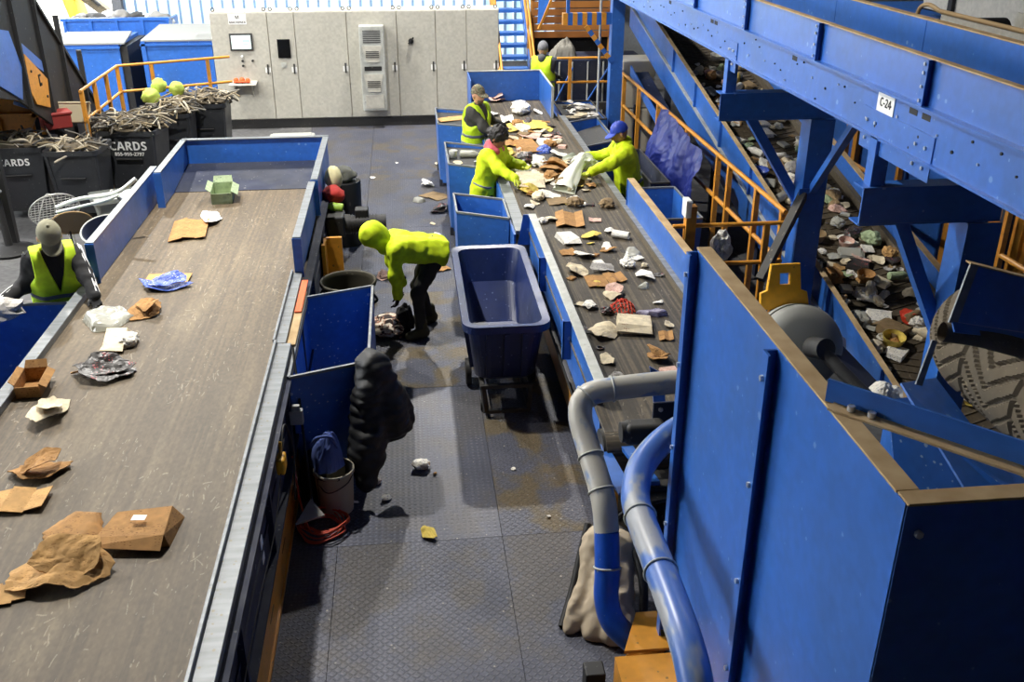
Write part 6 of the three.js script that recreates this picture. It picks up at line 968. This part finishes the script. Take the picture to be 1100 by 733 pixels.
function boardGeo(s, w, d, h) {                            // bent card: strips that fold, 4 mm thick
  srand(s); const n = 2 + (s % 2), xs = [], ys = []; h *= 0.7; for (let i = 0; i <= n; i++) { xs.push(-w / 2 + w * i / n + (i && i < n ? rr(-0.05, 0.05) * w : 0)); ys.push(0.006 + (i % 2 ? rr(0.3, 1) : rr(0, 0.3)) * h); }
  const gs = []; for (let i = 0; i < n; i++) { const z0 = -d / 2 * rr(0.75, 1), z1 = d / 2 * rr(0.75, 1); gs.push(plate([[xs[i], ys[i], z1], [xs[i + 1], ys[i + 1], z1 * rr(0.9, 1.05)], [xs[i + 1], ys[i + 1], z0], [xs[i], ys[i], z0 * rr(0.9, 1.05)]], 0.005)); } return mergeGeometries(gs);
}
function cartonGeo(s, w, d, h) {                           // half-crushed carton with two loose flaps
  srand(s); const a = w / 2, b = d / 2, j = () => rr(-0.12, 0.12), c = [[-a, 0, -b], [a, 0, -b], [a, 0, b], [-a, 0, b]], t = c.map(([x, , z]) => [x * (0.86 + j()), h * rr(0.55, 1.0), z * (0.86 + j())]);
  const quad = (p, q, r, u) => plate([p, q, r, u], 0.004), tri = (p, q, r) => plate([p, q, r], 0.004);
  const gs = []; for (let i = 0; i < 4; i++) { const k = (i + 1) % 4; gs.push(tri(c[i], c[k], t[k]), tri(c[i], t[k], t[i])); } gs.push(tri(t[0], t[1], t[2]), tri(t[0], t[2], t[3]));
  gs.push(quad(t[2], t[3], [t[3][0] - 0.1 * w, h * 0.5, t[3][2] + d * 0.25], [t[2][0], h * 0.35, t[2][2] + d * 0.3])); return mergeGeometries(gs);
}
function openBoxGeo(s, w, d, h) { const a = w / 2, b = d / 2, gs = [plate([[-a, 0.003, -b], [a, 0.003, -b], [a, 0.003, b], [-a, 0.003, b]], 0.005), plate([[-a, 0, -b], [a, 0, -b], [a, h, -b], [-a, h, -b]], 0.005), plate([[-a, 0, b], [a, 0, b], [a, h * 0.9, b * 1.1], [-a, h * 0.9, b * 1.1]], 0.005), plate([[-a, 0, -b], [-a, 0, b], [-a, h, b], [-a, h, -b]], 0.005), plate([[a, 0, -b], [a, 0, b], [a, h, b], [a, h, -b]], 0.005), plate([[-a, h, -b], [-a, h, b], [-a * 1.5, h * 1.25, b * 0.9], [-a * 1.5, h * 1.25, -b * 0.9]], 0.005), plate([[a, h, -b], [a, h, b], [a * 1.6, h * 0.7, b], [a * 1.6, h * 0.7, -b]], 0.005), plate([[-a, h, -b], [a, h, -b], [a * 0.9, h * 1.45, -b * 1.3], [-a * 0.9, h * 1.45, -b * 1.3]], 0.005)]; return mergeGeometries(gs); }
const bottleGeo = (L, r) => { const g = lathe([[0, 0], [r * 0.85, 0], [r, L * 0.05], [r * 0.94, L * 0.3], [r, L * 0.5], [r, L * 0.66], [r * 0.4, L * 0.88], [r * 0.4, L * 0.97], [0, L]], 14); g.rotateZ(Math.PI / 2); g.translate(L / 2, r, 0); return g; };
const netGeo = (w, d, h) => { const gs = []; for (let i = 0; i < 7; i++) for (const q of [0, 1]) { const k = (i / 6 - 0.5) * 0.9, P = []; for (let j = 0; j <= 8; j++) { const a = (j / 8 - 0.5) * Math.sqrt(1 - k * k * 3.2 * 0.9), x = q ? k : a, z = q ? a : k; P.push([x * w, Math.max(0.01, h * (1 - 3.4 * (x * x + z * z)) + 0.02 * vnoise(x * 14, 1, z * 14)), z * d]); } gs.push(tube(P, 0.006, 16, 5)); } return mergeGeometries(gs); };
function wasteGeo(kind, s, w, d) {
  const m = Math.min(w, d);
  if (kind === 'sheet' || kind === 'star') return sheetGeo(s, w * 1.08, d * 1.08, clamp(m * 0.28, 0.012, 0.07), kind === 'star');
  if (kind === 'film') return crease(s, w * 1.1, d * 1.1, clamp(m * 0.5, 0.03, 0.12), 12, 44, true);
  if (kind === 'board') return boardGeo(s, w, d, clamp(m * 0.2, 0.012, 0.07));
  if (kind === 'carton') return cartonGeo(s, w, d, clamp(m * 0.32, 0.02, 0.12));
  if (kind === 'ball') return crumpleGeo(s, w, d, m * 0.7, 3);
  if (kind === 'bag') { const h = clamp(m * 0.34, 0.03, 0.13), big = w > 0.3; return mergeGeometries([crease(s, w * 1.1, d * 1.15, h * 0.8, big ? 14 : 8, big ? 56 : 32, false), moved(crease(s + 5000, w * 0.8, d * 0.85, h, big ? 12 : 8, big ? 48 : 28, false), w * 0.06, h * 0.3, -d * 0.05, 0.6)]); }
  if (kind === 'pad') return crease(s, w * 1.1, d * 1.1, 0.04, 10, 48, true);
  if (kind === 'box') return openBoxGeo(s, w * 0.7, d * 0.9, m * 0.45);
  if (kind === 'net') return netGeo(w, d, 0.09);
  if (kind === 'ring') { const g = new THREE.TorusGeometry(w * 0.4, w * 0.12, 8, 18); g.rotateX(Math.PI / 2); g.translate(0, w * 0.12, 0); return smoothUV(g); }
  if (kind === 'roll') { const q = m * 0.22, g = new THREE.CylinderGeometry(q, q * 0.9, w, 14, 1, true); g.scale(1, 1, 1.5); g.rotateZ(Math.PI / 2); g.rotateY(-0.5); g.translate(0, q, 0); return smoothUV(g); }
}
const NAMES = { sheet: 'waste_paper', star: 'waste_paper', film: 'plastic_film', board: 'cardboard_piece', carton: 'flattened_carton', ball: 'crumpled_wad', bag: 'crumpled_bag', pad: 'fibre_pad', box: 'open_carton', net: 'net_bag', ring: 'rubber_ring', roll: 'rolled_paper' };
const CATS = { sheet: 'paper', star: 'paper', film: 'plastic', board: 'cardboard', carton: 'carton', ball: 'wad', bag: 'bag', pad: 'pad', box: 'carton', net: 'net', ring: 'ring', roll: 'paper' };
let ws = 500;
for (const [list, group] of [[MID, 'waste on the middle belt'], [WIDE, 'waste on the wide belt']]) for (const [x, z, w, d, kind, col, label] of list) {
  const m = one(NAMES[kind], wasteGeo(kind, ws++, w, d), LC[col], label, CATS[kind], [x, 1.001, z], kind === 'star' ? 0.5 : (hash3(ws, 3, 1) - 0.5) * 0.5, group);
  if (label.includes('white label')) m.add(mesh('printed_label', plate([[-0.03, 0, -0.02], [0.05, 0, -0.02], [0.05, 0, 0.03], [-0.03, 0, 0.03]], 0.002).translate(0, 0.105, 0), M.white));
}
// small scraps strewn between the larger pieces
srand(88);
for (let i = 0; i < 96; i++) {
  const heapz = i < 78, x = heapz ? rr(1.45, 2.25) : rr(1.35, 2.35), z = heapz ? -rr(11.0, 15.6) : -rr(6.3, 11), w = rr(0.06, 0.21), kind = pick(['sheet', 'sheet', 'board', 'ball', 'sheet', 'carton']), col = pick(['w', 'c', 'b', 'd', 'w', 'p', 'c', 'b', 'k', 'y']);
  const lane = x < 1.65 ? 'at the aisle side, ' : x > 2.0 ? 'at the far side, ' : '', where = lane + (heapz ? 'among the heap on the middle belt' : 'on the bare stretch of the middle belt');
  one(NAMES[kind], wasteGeo(kind, 900 + i, w, w * rr(0.6, 1)), LC[col], `small ${({ w: 'white', c: 'cream', b: 'brown', d: 'dull tan', p: 'pinkish', k: 'dark', y: 'yellowish' })[col]} ${({ sheet: 'paper scrap', board: 'card scrap', ball: 'crumpled scrap', carton: 'carton scrap' })[kind]} ${where}`.replace('at the aisle side, on the bare stretch of', 'on the bare aisle side of').replace('at the far side, on the bare stretch of', 'on the bare far side of'), CATS[kind], [x, 1.001, z], rnd() * 6.28, 'small scraps on the middle belt');
}
{ // white film pulled by the worker in the blue cap
  const P = [[2.30, 1.19, -12.35], [2.2, 1.16, -12.2], [2.08, 1.1, -12.0], [1.95, 1.04, -11.7], [1.86, 1.03, -11.45]], c = new THREE.CatmullRomCurve3(P.map((p) => V(...p))), n = 26, m = 20, pos = [], idx = [];
  for (let i = 0; i <= n; i++) { const u = i / n, p = c.getPoint(u), r = mixn(0.05, 0.16, Math.pow(u, 0.8)); for (let j = 0; j <= m; j++) { const a = j / m * 6.28319, k = r * (1 + 0.35 * vnoise(Math.cos(a) * 3, u * 3, Math.sin(a) * 3)), y = p.y + Math.sin(a) * k * mixn(1, 0.35, u); pos.push(p.x + Math.cos(a) * k * 0.7, Math.max(1.005, y), p.z + Math.cos(a) * k * 0.7); } }
  for (let i = 0; i < n; i++) for (let j = 0; j < m; j++) { const a = i * (m + 1) + j, b = a + 1, d = a + m + 1, e = d + 1; idx.push(a, b, d, b, e, d); }
  const g = new THREE.BufferGeometry(); g.setAttribute('position', new THREE.Float32BufferAttribute(pos, 3)); g.setIndex(idx); g.computeVertexNormals();
  const t = thing('plastic_film', 'long white film bunched in the hands of the worker in the blue cap', 'plastic', [2.1, 1.0, -12]);
  part(t, 'film_twist', metreUV(g), phy({ color: 0xd9dccb, roughness: 0.4, transmission: 0.25, thickness: 0 })); part(t, 'film_tail', moved(sheetGeo(77, 0.5, 0.16, 0.08), 2.16, 1.06, -12.75, 0.9), phy({ color: 0xd9dccb, roughness: 0.4, transmission: 0.25, thickness: 0 })); part(t, 'film_bunch', moved(crumpleGeo(78, 0.3, 0.3, 0.2, 3), 2.26, 1.07, -12.3), phy({ color: 0xd9dccb, roughness: 0.4, transmission: 0.25, thickness: 0 }));
}
one('twig', tube([[-0.16, 0.015, 0.02], [-0.05, 0.03, 0], [0.06, 0.02, 0.03], [0.17, 0.012, -0.01]], 0.008, 20, 5), LC.o, 'thin tan strip on the wide belt above the black packet', 'strip', [-2.5, 1.002, -7.05], -0.1);
// things on the chutes and tables
one('plastic_bottle', bottleGeo(0.3, 0.05), LC.t, 'clear plastic bottle on the chute deck below the camouflage cap', 'bottle', [0.86, 0.97, -13.35], 2.9);
one('white_cup', [lathe([[0, 0], [0.05, 0], [0.06, 0.1], [0.055, 0.1], [0.045, 0.01], [0, 0.01]], 16)], M.white, 'white cup on the chute deck beside the clear bottle', 'cup', [0.62, 0.965, -13.4]);
one('wire_coil', (() => { const g = new THREE.TorusGeometry(0.09, 0.012, 6, 20); g.rotateX(1.35); g.translate(0, 0.03, 0); return smoothUV(g); })(), M.greyPlastic, 'small pale cable coil on the chute deck beside the pink collar', 'coil', [0.98, 0.975, -13.0]);
one('paper_scrap', sheetGeo(61, 0.16, 0.12, 0.03), LC.c, 'cream scrap on the chute deck below the white cup', 'paper', [0.66, 0.965, -13.05]);
one('brown_board', boardGeo(62, 0.46, 0.34, 0.03), LC.o, 'brown board lying on the furthest aisle chute', 'cardboard', [0.72, 0.97, -15.75], 0.3);
srand(99);
for (let i = 0; i < 16; i++) { const ci = i % 3, sw = rr(0.14, 0.5), px = rr(2.68, 3.12); one('waste_paper', sheetGeo(300 + i, sw, rr(0.1, 0.2), rr(0.03, 0.08)), [LC.w, LC.c, LC.g][ci], `${['white', 'cream', 'grey'][ci]} paper ${sw > 0.33 ? 'strip' : 'sheet'} ${px < 2.85 ? 'at the belt side' : px > 3.02 ? 'at the post side' : 'in the middle'} of the far chute heap`, 'paper', [px, 0.875 + 0.012 * (i % 6), -rr(15.9, 17.0)], rr(-0.4, 0.4), 'papers heaped on the far chute'); }
one('white_bag', crumpleGeo(63, 0.2, 0.12, 0.36, 3), LC.w, 'white plastic bag tied to the short orange rail', 'bag', [3.05, 1.02, -8.94]);
one('plastic_film', sheetGeo(64, 0.5, 0.3, 0.14), LC.w, 'white crumpled plastic sheet by the grey gear drive', 'plastic', [3.35, 1.0, -5.95], 0.5);
one('brush_head', [...Array(60)].map((_, i) => { srand(700 + i); const a = rr(0, 6.28); return rod([rr(-0.03, 0.03), 0, rr(-0.1, 0.1)], [rr(-0.08, 0.08), rr(0.1, 0.2), rr(-0.16, 0.16)], 0.006, 4); }), LM(0x5a3517, 0.95), 'dark brown brush tuft inside the hopper', 'brush', [2.95, 1.0, -4.05]);
// ---------- rubbish on the climbing belt ----------
{
  srand(123); const a = Math.atan(0.207);
  const cols = ['w', 'c', 'c', 'w', 'y', 'g', 'b', 't', 't', 'd', 'w', 'w', 'p', 'c', 'g', 't', 'c', 'o', 'w', 'c', 'g', 'r', 'k', 'd', 'bl', 'gn', 'c'], word = { w: 'white', c: 'cream', y: 'yellowish', g: 'grey', b: 'brown', t: 'clear', d: 'dull tan', gn: 'greenish', p: 'pinkish', r: 'red', k: 'dark', bl: 'blue', o: 'tan' };
  const kinds = ['ball', 'sheet', 'carton', 'bottle', 'bag', 'ball', 'cup', 'film', 'sheet', 'carton'], kw = { ball: 'crumpled wad', sheet: 'flat scrap', carton: 'carton', bottle: 'plastic bottle', bag: 'crumpled bag', cup: 'plastic tub', film: 'film scrap' };
  for (let i = 0; i < 235; i++) {
    const q = Math.pow(rnd(), 1.0), z = -mixn(7.15, 15.6, q), x = rr(4.32, 5.28), kind = pick(kinds), col = pick(cols), w = rr(0.08, 0.27) * (q > 0.5 ? 0.9 : 1);
    const g = kind === 'bottle' ? bottleGeo(w * 1.3, w * 0.24) : kind === 'cup' ? lathe([[0, 0], [w * 0.32, 0], [w * 0.42, w * 0.4], [w * 0.45, w * 0.4], [w * 0.34, 0.01], [0, 0.01]], 14) : wasteGeo(kind, 1200 + i, w, w * rr(0.6, 1));
    const where = (x < 4.64 ? 'near wall, ' : x > 4.97 ? 'far edge, ' : 'mid belt ') + (z > -8.6 ? 'low on the climbing belt' : z > -10.2 ? 'on the climbing belt past the drive' : z > -12.6 ? 'on the climbing belt by the post' : 'high on the climbing belt'), sz = w < 0.13 ? 'small ' : w > 0.2 ? 'large ' : '';
    const m = one(kind === 'bottle' ? 'plastic_bottle' : kind === 'cup' ? 'plastic_tub' : NAMES[kind], g, LC[col], `${sz}${word[col]} ${kw[kind]} ${where}`, kind === 'bottle' ? 'bottle' : kind === 'cup' ? 'tub' : CATS[kind], [x, IY(z) - 0.285, z], 0, 'rubbish on the climbing belt');
    m.rotation.set(a, rnd() * 6.28, 0);
  }
}
// ---------- litter on the floor ----------
const FL = [[-0.01, -7.01, 0.15, 'cup', 'w', 'crushed white cup on the tread plate in the aisle'], [-0.30, -6.58, 0.12, 'sheet', 'w', 'small white scraps on the tread plate below the coat'], [0.02, -6.06, 0.18, 'sheet', 'y', 'yellow-green paper scrap on the tread plate joint'], [-0.54, -6.55, 0.07, 'sheet', 'w', 'tiny white scrap beside the white bucket'], [-0.38, -6.82, 0.09, 'ball', 'w', 'white wad under the coat hem'], [0.28, -15.35, 0.32, 'bag', 'w', 'white plastic bag on the floor by the far chutes'], [0.38, -14.75, 0.42, 'board', 'd', 'brown board on the floor by the far chutes'], [0.14, -14.5, 0.2, 'film', 't', 'clear plastic scrap on the floor by the brown board'], [0.42, -14.0, 0.36, 'bag', 'k', 'dark bag on the floor by the brown board'], [0.34, -12.9, 0.16, 'sheet', 'w', 'white scrap on the floor past the bent figure'], [0.36, -12.1, 0.13, 'ball', 'w', 'small white wad on the floor past the bent figure'], [0.36, -11.6, 0.2, 'board', 'b', 'brown strip on the floor before the cart'], [-0.36, -11.4, 0.26, 'bag', 'p', 'reddish brown bag on the floor behind the bent figure'], [0.3, -13.4, 0.1, 'sheet', 'c', 'cream scrap on the floor beside the far chutes'], [-0.6, -15.9, 0.1, 'sheet', 'w', 'white scrap on the floor before the cabinets'], [-0.2, -16.8, 0.08, 'sheet', 'w', 'tiny white scrap in front of the cabinets'], [0.5, -16.6, 0.16, 'sheet', 'c', 'cream scrap near the furthest chute'], [0.75, -6.9, 0.05, 'sheet', 'w', 'tiny white scrap on the stained tread plate'], [0.95, -6.2, 0.04, 'sheet', 'w', 'tiny white scrap before the bent pipe'], [0.1, -6.9, 0.05, 'sheet', 'o', 'tiny orange scrap on the tread plate']];
FL.forEach(([x, z, w, kind, col, label], i) => { const g = kind === 'cup' ? crumpleGeo(41, w, w * 0.8, w * 0.6, 2) : wasteGeo(kind, 2000 + i, w, w * 0.75); one(kind === 'cup' ? 'crushed_cup' : NAMES[kind], g, LC[col], label, kind === 'cup' ? 'cup' : CATS[kind], [x, 0.003, z], i * 0.9, 'litter on the floor'); });
{ // patterned bundle at the bent figure's hands, and the dark sack held
  const g = crumpleGeo(47, 0.42, 0.4, 0.24, 4); one('patterned_cloth', g, std({ map: dataTex(128, 128, (u, v) => { const n = tfbm(u, v, 7, 7, 3, 61); return n < 0.45 ? [48, 36, 34] : n < 0.56 ? [150, 110, 90] : [210, 198, 180]; }, { repeat: [3, 3] }), roughness: 0.8 }), 'brown and white patterned cloth bundle at the feet of the bent figure', 'cloth', [-0.28, 0, -9.75], 0.4);
  one('dark_sack', crumpleGeo(48, 0.2, 0.2, 0.36, 3), C.black, 'dark sack held by the bent figure above the floor', 'sack', [-0.12, 0.02, -9.75], 0.2);
  one('sorted_bag', crumpleGeo(49, 0.42, 0.34, 0.2, 3), LC.g, 'grey and yellow bag held by the worker in the striped jacket', 'bag', [-3.66, 0.96, -8.35], 0.3);
}
renderer.render(scene, camera);
